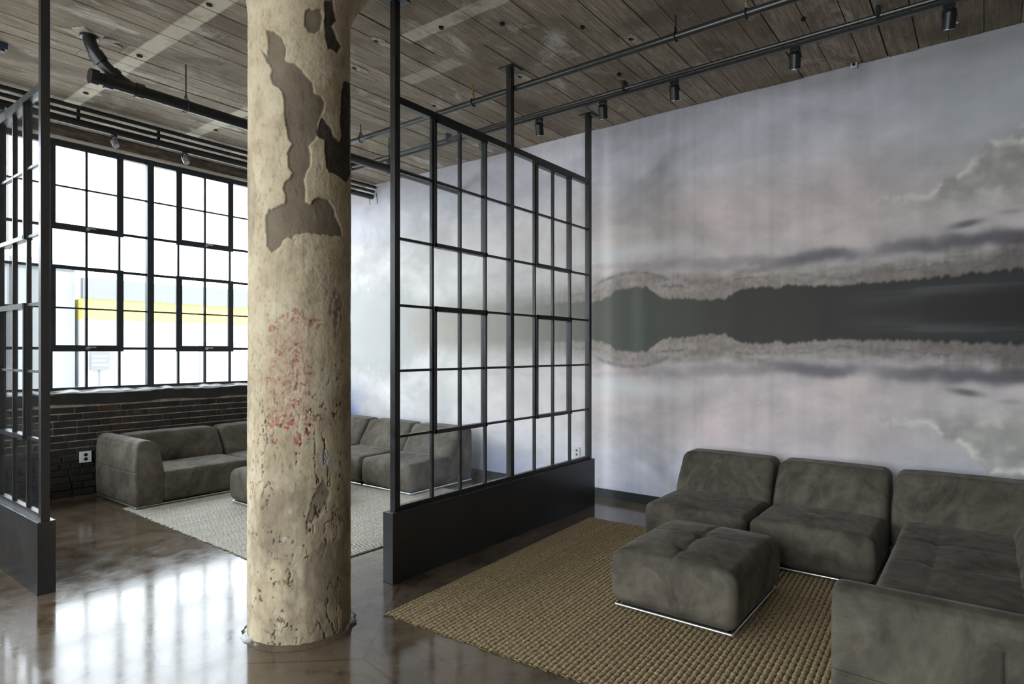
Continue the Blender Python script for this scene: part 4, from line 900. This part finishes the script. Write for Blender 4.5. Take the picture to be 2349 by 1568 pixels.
P, F = arm_mesh(0.0, D); fix_normals(emit('armrest', fr(P), F, 'velvet', t))
rail(0.012, 1.248, 0.022, D - 0.02, fr, t)
# ottomans
def ottoman(x0, x1, y0, y1, label):
    t = thing('ottoman', ((x0 + x1) / 2, (y0 + y1) / 2, 0.015), label, 'ottoman', 'velvet ottomans'); bpy.context.view_layer.update()
    lx, ly = (x1 - x0), (y1 - y0)
    P, F = seat_mesh(x0, x1, y0, y1, z1=0.365, r=0.055, puff=0.036, cell=0.012, seams=[(1, 0.0, 0.013), (0, -0.23, 0.005), (0, 0.07, 0.005)], btn=[(-0.23, 0.0), (0.07, 0.0)], bd=0.026)
    emit('cushion', P, F, 'velvet', t); rail(x0 + 0.024, x1 - 0.024, y0 + 0.024, y1 - 0.024, Frame(0, 0, 0), t)
ottoman(3.425, 4.36, 1.085, 1.85, 'dark grey velvet tufted ottoman on the near jute rug')
ottoman(3.34, 4.25, 5.50, 6.31, 'grey velvet ottoman on the far jute rug, peeking out behind the column')

# ================================================================== OUTSIDE
mat_plain('asphalt', (0.48, 0.48, 0.47), 0.9)
mat_plain('pale_facade', (0.324, 0.324, 0.318), 0.9)
mat_plain('yellow_band', (0.432, 0.346, 0.059), 0.8)
mat_plain('grey_band', (0.094, 0.100, 0.104), 0.8)
mat_plain('blue_grey_facade', (0.130, 0.137, 0.142), 0.9)
mat_plain('sign_grey', (0.085, 0.092, 0.096), 0.7)
struct(box('street_ground', 'asphalt', -60, 70, WALL_Y + 0.40, 60, -0.20, -0.05))
struct(box('yard_ground', 'asphalt', -60, WEST - 0.2, -40, WALL_Y + 0.40, -0.20, -0.05))
t = thing('street_building', (18, 22, -0.05), 'white building across the street with a yellow band, blown out by daylight', 'building'); bpy.context.view_layer.update()
MB().box(6.35, 40, 20, 26, -0.05, 2.52).build('wall', 'pale_facade', t); MB().box(6.35, 40, 19.94, 26, 2.52, 3.08).build('fascia_band', 'yellow_band', t); MB().box(6.35, 40, 19.9, 20.1, 3.08, 3.66).build('parapet', 'grey_band', t)
for k in range(6): MB().box(9.6 + k * 2.6, 11.0 + k * 2.6, 19.97, 20.0, 0.5, 1.9).build('window', 'blue_grey_facade', t)
t = thing('street_building', (-4, 22, -0.05), 'pale grey building across the street seen at the left of the window', 'building'); bpy.context.view_layer.update()
MB().box(-30, 6.25, 20.2, 26, -0.05, 3.9).build('wall', 'blue_grey_facade', t); MB().box(-30, 6.25, 20.1, 26, 3.9, 4.1).build('parapet', 'pale_facade', t)
t = thing('street_sign', (6.75, 19.85, 0.6), 'small grey sign board with pale lines of text outside the window', 'sign'); bpy.context.view_layer.update()
MB().box(6.50, 6.98, 19.82, 19.86, 1.08, 1.60).build('board', 'sign_grey', t); MB().box(6.72, 6.76, 19.86, 19.90, -0.05, 1.3).build('post', 'sign_grey', t)
for k in range(3): MB().box(6.55, 6.93 - 0.06 * (k % 2), 19.815, 19.82, 1.44 - 0.12 * k, 1.49 - 0.12 * k).build('text_line', 'pale_facade', t)
